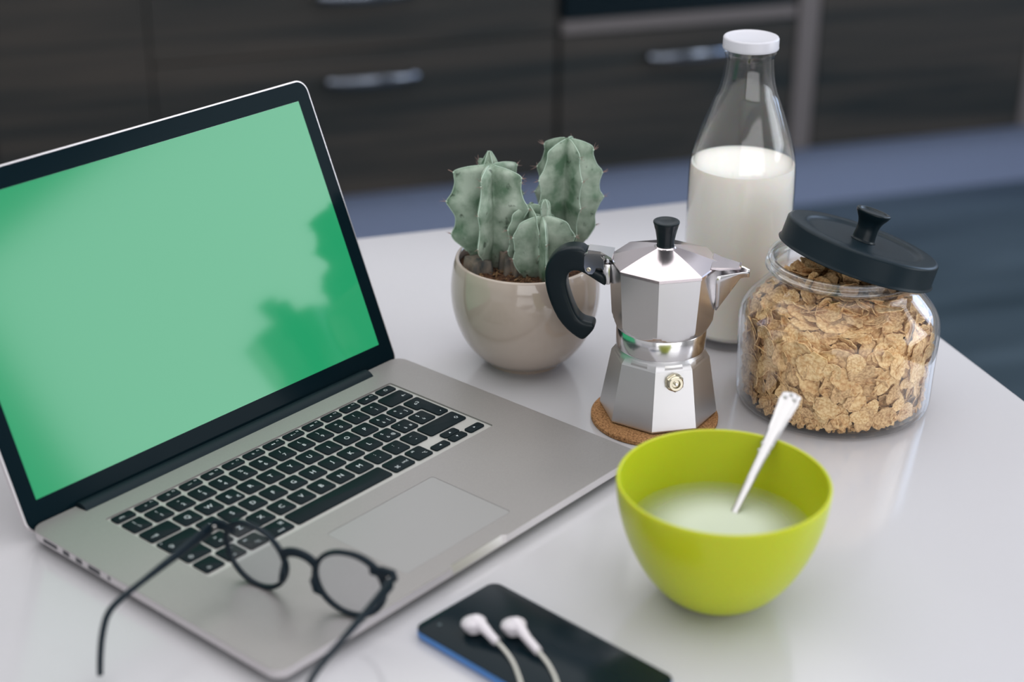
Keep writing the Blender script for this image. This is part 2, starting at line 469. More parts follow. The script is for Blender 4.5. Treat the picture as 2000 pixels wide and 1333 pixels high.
for hl, depth in ((well, 1.25), (tpad, 0.7)):
    top = [bm.verts.new(mm(x, y, ZB)) for x, y in hl]
    bot = [bm.verts.new(mm(x, y, ZB - depth)) for x, y in hl]
    n = len(top)
    for k in range(n):
        bm.faces.new((top[k], top[(k + 1) % n], bot[(k + 1) % n], bot[k]))
    bm.faces.new(bot)
    if hl is well: wt = top
    else: tt = top
cap_with_holes(bm, [V[0], wt, tt])
lb = obj('base', bm, 'alu', lap, angle=25)
lb.data.materials.append(M['alu_lit'])
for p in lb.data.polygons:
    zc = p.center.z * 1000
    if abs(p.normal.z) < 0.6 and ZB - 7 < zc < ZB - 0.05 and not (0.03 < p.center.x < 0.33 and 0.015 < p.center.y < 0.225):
        p.material_index = 1  # side faces get the lighter colour that imitates reflected table light
obj('key_tray', (lambda b_: (loft(b_, [[mm(x, y, z) for x, y in rrect(41.2, 319.2, 110.8, 220.2, 1.9)] for z in (ZB - 1.24, ZB - 1.15)]), b_)[1])(bmesh.new()), 'alu_well', lap)
def slab(name, outline, z0, z1, m, parent, bev=0.0, holes=None, **kw):
    b_ = bmesh.new()
    if bev:
        cx = sum(p[0] for p in outline) / len(outline); cy = sum(p[1] for p in outline) / len(outline)
        def sh(d):
            out = []
            n = len(outline)
            for i, (x, y) in enumerate(outline):
                xa, ya = outline[i - 1]; xb, yb = outline[(i + 1) % n]
                tx, ty = xb - xa, yb - ya; l = math.hypot(tx, ty) or 1
                out.append((x - ty / l * d, y + tx / l * d))
            return out
        rs_ = [[mm(x, y, z0) for x, y in outline], [mm(x, y, z1 - bev) for x, y in outline], [mm(x, y, z1) for x, y in sh(bev)]]
    else:
        rs_ = [[mm(x, y, z0) for x, y in outline], [mm(x, y, z1) for x, y in outline]]
    loft(b_, rs_)
    return obj(name, b_, m, parent, **kw)
slab('trackpad', rrect(127.25, 231.35, 17.85, 91.95, 2.3), ZB - 0.69, ZB - 0.12, 'trackpad', lap)
for x in (25, LW - 25):
    for y in (25, LD - 28):
        b_ = lathe([(0, 0.0), (0.006, 0.0), (0.0068, 0.0008), (0.0068, 0.0022), (0, 0.0022)], 20, mtx=Matrix.Translation(mm(x, y, 0)))
        obj('rubber_foot', b_, 'foot', lap)
# ports on the left flank
for y0, y1, z0, z1, rr_ in ((218.0, 233.6, -4.6, -1.4, .8), (204.6, 211.7, -5.0, -1.2, .6), (190.6, 197.7, -5.0, -1.2, .6), (171.4, 184.2, -5.1, -1.2, .3), (160.3, 163.6, -4.3, -1.1, 1.55)):
    b_ = bmesh.new(); pr_ = rrect(y0, y1, z0, z1, rr_)
    loft(b_, [[mm(x, y, ZB + z) for y, z in pr_] for x in (0.4, -0.06)])
    obj('port', b_, 'port', lap, smooth=False)
# hinge barrel
b_ = bmesh.new()
pr_ = [(245.6 + 8.2 * math.cos(a), ZB - 5.0 + 8.2 * math.sin(a)) for a in [2 * PI * k / 28 for k in range(28)]]
loft(b_, [[mm(x, y, z) for y, z in pr_] for x in (39.6, 319.0)])
obj('hinge', b_, 'hinge', lap)

# keys --------------------------------------------------------------
KP, KX0, KY1, KQ, KYF = 18.993, 41.30, 198.42, 18.69, 213.76
KX0 = LW / 2 - 14.5 * KP / 2 + 0.0
def text_mesh(txt, size):
    cu = bpy.data.curves.new('legend', 'FONT'); cu.body = txt; cu.size = size
    cu.align_x = 'CENTER'; cu.align_y = 'CENTER'; cu.resolution_u = 2
    o = bpy.data.objects.new('tmp_text', cu); COL.objects.link(o)
    bpy.context.view_layer.update()
    me = bpy.data.meshes.new_from_object(o.evaluated_get(bpy.context.evaluated_depsgraph_get()))
    bpy.data.objects.remove(o); bpy.data.curves.remove(cu)
    return me
def legend_bm(items):
    """items: (text, dx, dy, size) or ('#arrow', dx, dy, size, angle), mm"""
    bm = bmesh.new()
    for it in items:
        kind, dx, dy, sz = it[:4]
        if kind.startswith('#') and len(kind) > 1:
            sh = SHAPES[kind[1:]]
            a = math.radians(it[4]) if len(it) > 4 else 0
            for poly in sh:
                pts = [(x * math.cos(a) - y * math.sin(a), x * math.sin(a) + y * math.cos(a)) for x, y in poly]
                try: bm.faces.new([bm.verts.new(mm(dx + x * sz, dy + y * sz, 0)) for x, y in pts])
                except ValueError: pass
        else:
            me = text_mesh(kind, sz * 0.001)
            k0 = len(bm.verts)
            bm.from_mesh(me); bpy.data.meshes.remove(me)
            bm.verts.ensure_lookup_table()
            vv = bm.verts[k0:]
            if vv:
                cx = (max(v.co.x for v in vv) + min(v.co.x for v in vv)) / 2
                cy = (max(v.co.y for v in vv) + min(v.co.y for v in vv)) / 2
                if kind in (".", ",", "'", '"', "_", "-", "^", "°", "*"): cy = cy  # centred on the mark itself
                for v in vv:
                    v.co.x += dx * 0.001 - cx; v.co.y += dy * 0.001 - cy; v.co.z = 0
    return bm
def bar(x0, y0, x1, y1, w):
    dx, dy = x1 - x0, y1 - y0; l = math.hypot(dx, dy); nx, ny = -dy / l * w / 2, dx / l * w / 2
    return [(x0 + nx, y0 + ny), (x0 - nx, y0 - ny), (x1 - nx, y1 - ny), (x1 + nx, y1 + ny)]
def ring_polys(r, w, n=14, a0=0, a1=360):
    out = []
    for k in range(n):
        a = math.radians(a0 + (a1 - a0) * k / n); b = math.radians(a0 + (a1 - a0) * (k + 1) / n)
        out.append([((r - w) * math.cos(a), (r - w) * math.sin(a)), (r * math.cos(a), r * math.sin(a)), (r * math.cos(b), r * math.sin(b)), ((r - w) * math.cos(b), (r - w) * math.sin(b))])
    return out
SHAPES = {
    'tri': [[(-1, 1), (-1, -1), (1, 0)]],
    'arrow': [bar(-1.6, 0, 1.2, 0, .32), bar(1.3, 0, .4, .8, .32), bar(1.3, 0, .4, -.8, .32)],
    'tab': [bar(-1.8, 0, 1.2, 0, .3), bar(1.2, 0, .4, .8, .3), bar(1.2, 0, .4, -.8, .3), bar(1.6, -.9, 1.6, .9, .3)],
    'shift': [bar(-1.3, 0, 0, 1.3, .28), bar(0, 1.3, 1.3, 0, .28), bar(-1.3, 0, -.6, 0, .28), bar(1.3, 0, .6, 0, .28), bar(-.6, 0, -.6, -1, .28), bar(.6, 0, .6, -1, .28), bar(-.6, -1, .6, -1, .28)],
    'caps': [bar(-1.3, .2, 0, 1.5, .28), bar(0, 1.5, 1.3, .2, .28), bar(-1.3, .2, -.6, .2, .28), bar(1.3, .2, .6, .2, .28), bar(-.6, .2, -.6, -.5, .28), bar(.6, .2, .6, -.5, .28), bar(-.6, -.5, .6, -.5, .28), bar(-.7, -1.1, .7, -1.1, .4)],
    'enter': [bar(-1.6, -.4, 1.6, -.4, .3), bar(1.6, -.4, 1.6, 1.1, .3), bar(.3, 1.1, 1.6, 1.1, .3), bar(-1.6, -.4, -.7, .5, .3), bar(-1.6, -.4, -.7, -1.3, .3)],
    'cmd': [bar(-.9, .45, .9, .45, .26), bar(-.9, -.45, .9, -.45, .26), bar(-.45, -.9, -.45, .9, .26), bar(.45, -.9, .45, .9, .26)]
           + [[(x + a, y + b) for a, b in p] for x in (-.95, .95) for y in (-.95, .95) for p in ring_polys(.52, .24, 8)],
    'alt': [bar(-1.4, .7, -.5, .7, .26), bar(-.5, .7, .5, -.8, .26), bar(.5, -.8, 1.4, -.8, .26), bar(.3, .7, 1.4, .7, .26)],
    'ctrl': [bar(-.9, -.5, 0, .5, .28), bar(0, .5, .9, -.5, .28)],
    'sun': ring_polys(.45, .45, 10) + [bar(.75 * math.cos(a), .75 * math.sin(a), 1.2 * math.cos(a), 1.2 * math.sin(a), .22) for a in [PI * k / 4 for k in range(8)]],
    'spk': [[(-1, .35), (-1, -.35), (-.5, -.35), (-.5, .35)], [(-.5, .35), (-.5, -.35), (.1, -.9), (.1, .9)]],
    'wave': ring_polys(.7, .2, 5, -45, 45) + ring_polys(1.2, .2, 6, -45, 45),
    'power': ring_polys(1.0, .22, 14, 120, 420) + [bar(0, .2, 0, 1.1, .24)],
    'grid': [bar(x, y, x + .5, y, .36) for x in (-1.4, -.6, .2, .9) for y in (-.7, 0, .7)],
    'boxes': ring_polys(.6, .18, 4, 45, 405) + [[(a + 1.2, b + .2) for a, b in p] for p in ring_polys(.6, .18, 4, 45, 405)] + [[(a - 1.1, b - .1) for a, b in p] for p in ring_polys(.5, .18, 4, 45, 405)],
    'dot': ring_polys(.5, .5, 10),
}
GAP = 2.9
KTOP = ZB + 0.05
key_cache = {}
def key(cx, cy, w, h, items=None, outline=None):
    """one key cap; centre in laptop mm"""
    sig = (round(w, 2), round(h, 2)) if outline is None else None
    if sig and sig in key_cache:
        o = bpy.data.objects.new('key', key_cache[sig]); COL.objects.link(o); o.parent = lap
    else:
        ol = outline or rrect(-w / 2, w / 2, -h / 2, h / 2, 1.9, 4)
        b_ = bmesh.new()
        def sh(d):
            n = len(ol); out = []
            for i, (x, y) in enumerate(ol):
                xa, ya = ol[i - 1]; xb, yb = ol[(i + 1) % n]
                tx, ty = xb - xa, yb - ya; l = math.hypot(tx, ty) or 1
                out.append((x - ty / l * d, y + tx / l * d))
            return out
        loft(b_, [[mm(x, y, -1.15) for x, y in ol], [mm(x, y, -0.18) for x, y in ol], [mm(x, y, 0) for x, y in sh(0.22)]])
        o = obj('key', b_, 'key', lap, angle=50)
        if sig: key_cache[sig] = o.data
    o.location = mm(cx, cy, KTOP)
    if items:
        lg = obj('legend', legend_bm(items), 'legend', o, smooth=False)
        lg.location = (0, 0, 0.00003)
    return o
def kx(u): return KX0 + u * KP
KH = KQ - GAP
def rowkeys(row, u0, specs):
    u = u0
    for w, items in specs:
        key(kx(u + w / 2), KY1 - row * KQ, w * KP - GAP, KH, items)
        u += w
def two(top, bot): return [(top, -0.2, 2.9, 4.6), (bot, 0, -2.7, 5.0)]
L1 = lambda c: [(c, 0, 0, 5.9)]
rowkeys(0, 0, [(1, two('|', '\\')), (1, two('!', '1')), (1, two('"', '2')), (1, two('£', '3')), (1, two('$', '4')), (1, two('%', '5')), (1, two('&', '6')),
               (1, two('/', '7')), (1, two('(', '8')), (1, two(')', '9')), (1, two('=', '0')), (1, two('?', "'")), (1, two('^', 'ì')), (1.5, [('#arrow', 7.5, -1.5, 1.3, 180)])])
rowkeys(1, 0, [(1.5, [('#tab', -6.5, -2.5, 1.5)]), (1, L1('Q')), (1, L1('W')), (1, [('E', -1.2, 0, 5.9), ('€', 4.2, -4.0, 4.2)]), (1, L1('R')), (1, L1('T')), (1, L1('Y')), (1, L1('U')), (1, L1('I')), (1, L1('O')), (1, L1('P')),
               (1, [('é', -2.4, 3.0, 4.4), ('è', -2.0, -3.2, 4.4), ('[', 3.8, -2.6, 4.4)]), (1, [('*', -2.4, 3.0, 5.4), ('+', -2.0, -3.0, 4.6), (']', 3.8, -2.6, 4.4)])])
rowkeys(2, 0, [(1.75, [('#dot', -12.3, 5.2, 1.0), ('#caps', -9.5, -2.5, 1.35)]), (1, L1('A')), (1, L1('S')), (1, L1('D')), (1, L1('F')), (1, L1('G')), (1, L1('H')), (1, L1('J')), (1, L1('K')), (1, L1('L')),
               (1, [('ç', -2.4, 3.0, 4.4), ('ò', -2.0, -3.2, 4.4), ('@', 3.8, -2.8, 3.8)]), (1, [('°', -2.4, 3.6, 4.6), ('à', -2.0, -3.0, 4.4), ('#', 3.8, -2.8, 4.0)]), (1, [('§', -1.5, 3.2, 4.2), ('ù', -1.0, -3.0, 4.4)])])
rowkeys(3, 0, [(1.25, [('#shift', -4.5, -3.5, 1.35)]), (1, two('>', '<')), (1, L1('Z')), (1, L1('X')), (1, L1('C')), (1, L1('V')), (1, L1('B')), (1, L1('N')), (1, L1('M')),
               (1, two(';', ',')), (1, two(':', '.')), (1, two('_', '-')), (2.25, [('#shift', 14.5, -1.5, 1.35)])])
rowkeys(4, 0, [(1, [('fn', -2.5, -3.6, 3.6)]), (1, [('#ctrl', 3.5, 3.8, 1.1), ('ctrl', -1.5, -4.2, 3.2)]), (1, [('alt', -3.5, 4.0, 3.2), ('#alt', 1.5, -3.6, 1.3)]),
               (1.25, [('cmd', 0, -4.4, 3.2), ('#cmd', 6.0, 2.6, 1.15)]), (5, None), (1.25, [('#cmd', -4.2, -3.2, 1.2), ('cmd', 5.0, -1.4, 3.4)]), (1, [('alt', -2.2, 4.4, 3.0), ('#alt', 3.2, -3.0, 1.25)])])
# ISO return key
u0, u1 = kx(13.5) + GAP / 2, kx(14.5) - GAP / 2
ys_t, ys_b, ys_m = KY1 - KQ + KH / 2, KY1 - 2 * KQ - KH / 2, KY1 - KQ - KH / 2
ul = kx(13.75) + GAP / 2
cxk, cyk = (u0 + u1) / 2, (ys_t + ys_b) / 2
def arcp(cx, cy, r, a0, a1, n=4): return [(cx + r * math.cos(math.radians(a0 + (a1 - a0) * k / n)), cy + r * math.sin(math.radians(a0 + (a1 - a0) * k / n))) for k in range(n + 1)]
ol = arcp(u1 - 1.9, ys_t - 1.9, 1.9, 0, 90) + arcp(u0 + 1.9, ys_t - 1.9, 1.9, 90, 180) + arcp(u0 + 1.9, ys_m + 1.9, 1.9, 180, 270)[:-1] + [(ul - 1.0, ys_m), (ul - .3, ys_m - .3), (ul, ys_m - 1.0)] + arcp(ul + 1.9, ys_b + 1.9, 1.9, 180, 270) + arcp(u1 - 1.9, ys_b + 1.9, 1.9, 270, 360)
key(cxk, cyk, 0, 0, [('#enter', -0.5, 9.5, 1.5), ('#dot', 3.0, -13.0, 1.0)], [(x - cxk, y - cyk) for x, y in ol])
# function row
fw = 14.5 / 14 * KP
FH = 8.9
frow = [[('esc', -1.5, -0.4, 3.4)], [('#sun', -0.5, 0, .8), ('F1', 5.2, 1.6, 2.3)], [('#sun', -0.5, 0, 1.1), ('F2', 5.2, 1.6, 2.3)], [('#boxes', -0.8, 0, 1.15), ('F3', 5.2, 1.6, 2.3)], [('#grid', -0.8, 0, 1.1), ('F4', 5.2, 1.6, 2.3)],
        [('#sun', -0.5, 0, .7), ('F5', 5.2, 1.6, 2.3)], [('#sun', -0.5, 0, .95), ('F6', 5.2, 1.6, 2.3)], [('#tri', -1.6, 0, .85, 180), ('#tri', .2, 0, .85, 180), ('F7', 5.2, 1.6, 2.3)],
        [('#tri', -1.4, 0, .85), ('#dot', .4, 0, .7), ('#dot', 1.6, 0, .7), ('F8', 5.2, 1.6, 2.3)], [('#tri', -1.4, 0, .85), ('#tri', .4, 0, .85), ('F9', 5.2, 1.6, 2.3)], [('#spk', -0.2, 0, 1.1), ('F10', 5.0, 1.6, 2.1)],
        [('#spk', -0.6, 0, 1.1), ('#wave', -.6, 0, .7), ('F11', 5.0, 1.6, 2.1)], [('#spk', -1.2, 0, 1.1), ('#wave', -1.0, 0, 1.1), ('F12', 5.0, 1.6, 2.1)], [('#power', 0, 0, 1.6)]]
for i, it in enumerate(frow):
    key(KX0 + (i + .5) * fw, KYF, fw - GAP, FH, it)
# arrow keys
ya = KY1 - 4 * KQ
hh = (KH - 0.5) / 2
key(kx(12.0), ya - KH / 2 + hh / 2, KP - GAP, hh, [('#tri', 0, 0, .95, 180)])
key(kx(13.0), ya - KH / 2 + hh / 2, KP - GAP, hh, [('#tri', 0, 0, .95, 270)])
key(kx(13.0), ya + KH / 2 - hh / 2, KP - GAP, hh, [('#tri', 0, 0, .95, 90)])
key(kx(14.0), ya - KH / 2 + hh / 2, KP - GAP, hh, [('#tri', 0, 0, .95, 0)])

# lid ----------------------------------------------------------------
LA = 0.41158
lid = obj('lid', (lambda b_: (loft(b_, [[mm(x, y, z) for x, y in pr] for pr, z in (
    (rrect(-LW / 2 + 1.2, LW / 2 - 1.2, -20.8, 222.3, 9.4, 7), -5.2), (rrect(-LW / 2, LW / 2, -22, 223.5, 10.5, 7), -3.8),
    (rrect(-LW / 2, LW / 2, -22, 223.5, 10.5, 7), -0.3), (rrect(-LW / 2 + .3, LW / 2 - .3, -21.7, 223.2, 10.2, 7), 0.0))]), b_)[1])(bmesh.new()), 'alu_lit', lap)
# local axes: x along the width, y up the screen, z out of the screen
mx = Matrix(((1, 0, 0), (0, math.sin(LA), -math.cos(LA)), (0, math.cos(LA), math.sin(LA)))).to_4x4()
lid.matrix_local = Matrix.Translation(mm(LW / 2, 258.48, ZB + 12.507)) @ mx
b_ = bmesh.new()
o_ = rrect(-LW / 2 + 1.3, LW / 2 - 1.3, -20.9, 222.2, 9.4, 7)
h_ = [(-331.7 / 2, 0), (331.7 / 2, 0), (331.7 / 2, 207.3), (-331.7 / 2, 207.3)]
Vo = [b_.verts.new(mm(x, y, 0.35)) for x, y in o_]; Vo2 = [b_.verts.new(mm(x, y, 0.0)) for x, y in o_]
Vh = [b_.verts.new(mm(x, y, 0.35)) for x, y in h_]; Vh2 = [b_.verts.new(mm(x, y, 0.0)) for x, y in h_]
cap_with_holes(b_, [Vo, Vh])
for A, B in ((Vo, Vo2), (Vh, Vh2)):
    for k in range(len(A)): b_.faces.new((A[k], A[(k + 1) % len(A)], B[(k + 1) % len(A)], B[k]))
obj('bezel', b_, 'bezel', lid, smooth=False)
b_ = bmesh.new()
loft(b_, [[mm(x, y, z) for x, y in [(-331.6 / 2, 0.05), (331.6 / 2, 0.05), (331.6 / 2, 207.25), (-331.6 / 2, 207.25)]] for z in (0.02, 0.32)])
obj('screen', b_, 'screen', lid, smooth=False)
# groove line between the glass and the hinge
b_ = bmesh.new(); bm_box(*[v * .001 for v in (-139, 139, -15.9, -15.2, 0.36, 0.5)], bm=b_)
obj('gasket', b_, 'bezel', lid, smooth=False)

# ------------------------------------------------------------------ eyeglasses
gx = Vector((0.21679503, -0.97608260, 0.01620728)); gy = Vector((-0.07186745, 0.00059919, 0.99741401))
gz = gx.cross(gy).normalized()
gpos = Vector((61.236, 43.92, 24.337 + ZB)) * 0.001
gl = thing('eyeglasses', 'black round-rimmed eyeglasses standing open on the laptop palm rest', 'glasses')
Mg = Matrix((gx, gy, gz)).transposed().to_4x4(); Mg.translation = gpos
gl.matrix_world = Matrix.Translation((0, 0, ZT)) @ Matrix.Rotation(ROT, 4, 'Z') @ Mg
RI, SXL, HX, HY = 22.4, 35.4, 67.8, 12.3
def lens_pt(s, th, r):
    # panto shape: round, a little fuller at the outer top
    c, d = math.cos(th), math.sin(th)
    k = 1.0 + 0.045 * max(0, c * s) * max(0, d) * 2
    return (s * SXL + r * k * c, r * 0.967 * k * d)
def wrap(x):  # face-form curve of the front
    return -0.0011 * x * x + 1.2
b_ = bmesh.new()
for s in (-1, 1):
    N_ = 56
    ringsv = []
    for k in range(N_):
        th = 2 * PI * k / N_
        c, d = math.cos(th), math.sin(th)
        wr = 3.0 + 0.9 * max(0, -c * s) * (1 - abs(d)) + 1.3 * max(0, c * s) * max(0, d) * 1.4
        pi_ = lens_pt(s, th, RI); po = lens_pt(s, th, RI + wr)
        prof = [(pi_, -1.5), (po, -1.5), (po, 1.6), (pi_, 1.6)]
        inner = [(0.5, 0)]
        rg = []
        for (p, z) in prof:
            rg.append(b_.verts.new(mm(p[0], p[1], z + wrap(p[0]))))
        ringsv.append(rg)
    for k in range(N_):
        a, b2 = ringsv[k], ringsv[(k + 1) % N_]
        for q in range(4): b_.faces.new((a[q], a[(q + 1) % 4], b2[(q + 1) % 4], b2[q]))
# bridge (keyhole)
path = [(-13.0, 7.5), (-9.5, 11.0), (-5, 13.0), (0, 13.6), (5, 13.0), (9.5, 11.0), (13.0, 7.5)]
path = catmull([(x, y, 0) for x, y in path], 4)
tube([mm(p.x, p.y, wrap(p.x) + .3) for p in path], 0.0019, 10, bm=b_, ry=0.0033, up=(0, 1, 0), pw=3)
# end pieces reaching the hinges
for s in (-1, 1):
    tube([mm(s * (SXL + 15.5), 14.0, wrap(50)), mm(s * (SXL + 24), 14.6, wrap(58)), mm(s * (HX - 1.5), HY + 1.2, wrap(66) + .2), mm(s * (HX + .6), HY, wrap(68) + 2.5)],
         [.0016, .002, .0024, .0022], 10, bm=b_, ry=[.003, .0042, .0042, .0036], up=(0, 1, 0), pw=3)
fr = obj('frame_front', b_, 'black_frame', gl, angle=50)
fr_b = fr.modifiers.new('round', 'BEVEL'); fr_b.width = 0.0006; fr_b.segments = 2; fr_b.limit_method = 'ANGLE'
for s in (-1, 1):
    b_ = bmesh.new()
    ol_ = [lens_pt(s, 2 * PI * k / 40, RI + 0.3) for k in range(40)]
    loft(b_, [[mm(x, y, z + wrap(x)) for x, y in ol_] for z in (-0.5, 0.5)])
    obj('lens', b_, 'lens', gl, angle=40)
    # nose pad
    b_ = bmesh.new()
    tube([mm(s * 11.8, 3.5, 1.5), mm(s * 11.3, -2, 3.8), mm(s * 12.8, -8.5, 4.0), mm(s * 15.2, -13, 1.6)], [.001, .0022, .0022, .001], 8, bm=b_, ry=[.002, .003, .003, .0015])
    obj('nose_pad', b_, 'black_frame', gl)
    # temple
    pts = [(HX + .2, HY - .2, 1.5), (HX + .6, HY - .2, 8), (HX + 1.8, HY - .1, 30), (HX + 3.4, HY, 60), (HX + 4.6, HY - .3, 84), (HX + 4.9, HY - 3.2, 96), (HX + 4.2, HY - 12, 104), (HX + 3.2, HY - 24, 110), (HX + 2.4, HY - 35.5, 114)]
    pth = catmull([(s * a, b, c) for a, b, c in pts], 5)
    nn = len(pth)
    rr1 = []; rr2 = []
    for k in range(nn):
        t = k / (nn - 1)
        hgt = 4.8 - 2.8 * max(0, min(1, (t - .10) / .30)) if t < .4 else 2.0 + 0.5 * math.sin(PI * (t - .4) / .6)
        rr1.append(0.0016); rr2.append(hgt * 0.001)
    b_ = tube([p * 0.001 for p in pth], rr1, 10, ry=rr2, up=(0, 1, 0.35), pw=2.6)
    obj('temple', b_, 'black_frame', gl)
    b_ = bmesh.new(); bm_box(*[v * .001 for v in (s * (HX - .8) - 1.4, s * (HX - .8) + 1.4, HY - 1.0, HY + 1.0, wrap(67) - 2.1, wrap(67) - 1.4)], bev=.0003, bm=b_)
    obj('rivet', b_, 'chrome', gl)
    b_ = bmesh.new(); bm_box(*[v * .001 for v in (s * (HX - 2.2) - 1.2, s * (HX - 2.2) + 1.2, HY - 2.2, HY + 2.2, wrap(67) + 1.2, wrap(67) + 4.4)], bev=.0004, bm=b_)
    obj('hinge', b_, 'chrome', gl)

# ------------------------------------------------------------------ phone and earphones
pa = Vector((0.0927, 0.0287)); pb = Vector((0.1544, 0.0621)); du = (pb - pa).normalized(); dv = Vector((du.y, -du.x))
ang = math.atan2(du.y, du.x)
ph = thing('smartphone', 'smartphone with black glass front and blue edge lying beside the laptop', 'phone', (0.1236, 0.0454, ZT), ang)
PWD, PL_ = 73.5, 149.0
pc = rrect(-PWD / 2, PWD / 2, -PL_, 3.0, 7.5, 7)
def offs(ol, d):
    n = len(ol); out = []
    for i, (x, y) in enumerate(ol):
        xa, ya = ol[i - 1]; xb, yb = ol[(i + 1) % n]; tx, ty = xb - xa, yb - ya; l = math.hypot(tx, ty) or 1
        out.append((x - ty / l * d, y + tx / l * d))
    return out
b_ = bmesh.new()
loft(b_, [[mm(x, y, z) for x, y in offs(pc, d)] for d, z in ((2.2, 0.0), (0.8, 0.8), (0, 2.6), (0, 5.4), (.5, 6.3))])
obj('phone_body', b_, 'phone_blue', ph)
b_ = bmesh.new()
loft(b_, [[mm(x, y, z) for x, y in offs(pc, d)] for d, z in ((.3, 5.9), (.25, 6.9), (.9, 7.3))])
obj('phone_screen', b_, 'phone_glass', ph)
obj('sensor', lathe([(0, 0.0), (0.0013, 0.0), (0.0013, 0.0001), (0, 0.0001)], 16, mtx=Matrix.Translation(mm(-23, -7.5, 7.27))), 'phone_speck', ph)
ep = thing('earphones', 'white wired earphones lying on the black phone glass', 'earphones', (0.1355, -0.0035, ZT + 0.0073))
def earbud(hx, hy, ex, ey, cable_pts):
    """head centre and stem end in world xy"""
    o0 = Vector((0.1355, -0.0035))
    h = Vector((hx, hy)) - o0; e = Vector((ex, ey)) - o0
    d = (e - h).normalized(); q = Vector((-d.y, d.x))
    # head: a domed shell, axis leaning up
    ax = (Vector((-d.x * .35 + q.x * .1, -d.y * .35 + q.y * .1, 1.0))).normalized()
    rm = Vector((0, 0, 1)).rotation_difference(ax).to_matrix().to_4x4()
    prof = smooth_prof([(0, -6.8), (3.6, -6.2), (5.6, -4.0), (7.6, -1.0), (8.0, 0.8), (6.6, 3.2), (3.6, 4.6), (0, 5.0)], 4)
    b_ = lathe([(r * .001, z * .001) for r, z in prof], 28, mtx=Matrix.Translation((h.x, h.y, 0.0072)) @ rm)
    s0 = h + d * 0.001
    tube([(s0.x, s0.y, 0.0105), (h.x + d.x * .0085, h.y + d.y * .0085, .0088), (h.x + d.x * .014, h.y + d.y * .014, .0066), (e.x, e.y, .0040)], [.0042, .0036, .0029, .0026], 14, bm=b_)
    head = obj('earbud', b_, 'white_plastic', ep)
    pts_ = [(e.x - d.x * .002, e.y - d.y * .002, .0042)] + [((Vector((a, b)) - o0).x, (Vector((a, b)) - o0).y, c) for a, b, c in cable_pts]
    obj('cable', tube(catmull(pts_, 6), .00115, 10), 'cable', ep)
earbud(0.1245, 0.0128, 0.1335, -0.0058, [(0.1352, -0.0105, .0035), (0.1376, -0.0215, .0015), (0.1372, -0.034, .0013), (0.1350, -0.0494, .0013), (0.131, -0.062, -.0030), (0.126, -0.080, -.0060), (0.112, -0.118, -.0061)])
earbud(0.1472, 0.0030, 0.1546, -0.0228, [(0.1560, -0.0280, .0030), (0.1573, -0.0350, .0015), (0.1569, -0.0470, .0013), (0.1545, -0.060, .0013), (0.151, -0.071, .0012), (0.143, -0.084, -.0035), (0.137, -0.097, -.0060), (0.122, -0.130, -.0061)])

# ------------------------------------------------------------------ bowl, milk, spoon
BC = W3(257.6, -136.3)
BR_, BH, BB, BN = 67.92, 85.05, 20.0, 1.73
def bowl_prof(off=0.0, n=34, t0=0.10):
    out = []
    for k in range(n + 1):
        t = t0 + (PI / 2 - t0) * k / n
        r = BB + (BR_ - BB) * math.sin(t) ** (2 / BN); h = BH * (1 - math.cos(t) ** (2 / BN))
        out.append((r, h))
    return out
outer = bowl_prof()
r0, h0 = outer[0]
inner = []
for i, (r, h) in enumerate(outer):
    a = outer[max(i - 1, 0)]; b = outer[min(i + 1, len(outer) - 1)]
    tx, ty = b[0] - a[0], b[1] - a[1]; l = math.hypot(tx, ty)
    inner.append((r - ty / l * 2.3, h + tx / l * 2.3))
inner[-1] = (BR_ - 2.3, BH)
prof = [(0, .8), (r0 - 4, .8), (r0 - 3, 0.0), (r0 - 1, 0.0)] + outer[:-1] + [(BR_, BH - .5), (BR_ - .4, BH + .3), (BR_ - 1.2, BH + .6), (BR_ - 2.0, BH + .3)] + inner[::-1] + [(0, inner[0][1])]
bowl = obj('bowl', lathe([(max(r, 0) * .001, z * .001) for r, z in prof], 96), 'lime')
bowl.location = BC
tag(bowl, 'lime green plastic bowl half filled with milk', 'bowl')
MH = 50.0
def r_at(pr, h):
    for (ra, ha), (rb, hb) in zip(pr[:-1], pr[1:]):
        if ha <= h <= hb: return ra + (rb - ra) * (h - ha) / (hb - ha + 1e-9)
    return pr[-1][0]
mi = [(r_at(inner, MH) - .15, MH), (r_at(inner, MH) - 1.6, MH - .7), (0, MH - .7)]
milk = obj('milk', lathe([(max(r, 0) * .001, z * .001) for r, z in mi], 72), 'milk')
milk.location = BC
tag(milk, 'pale milk pooled inside the lime green bowl', 'milk', kind='stuff')

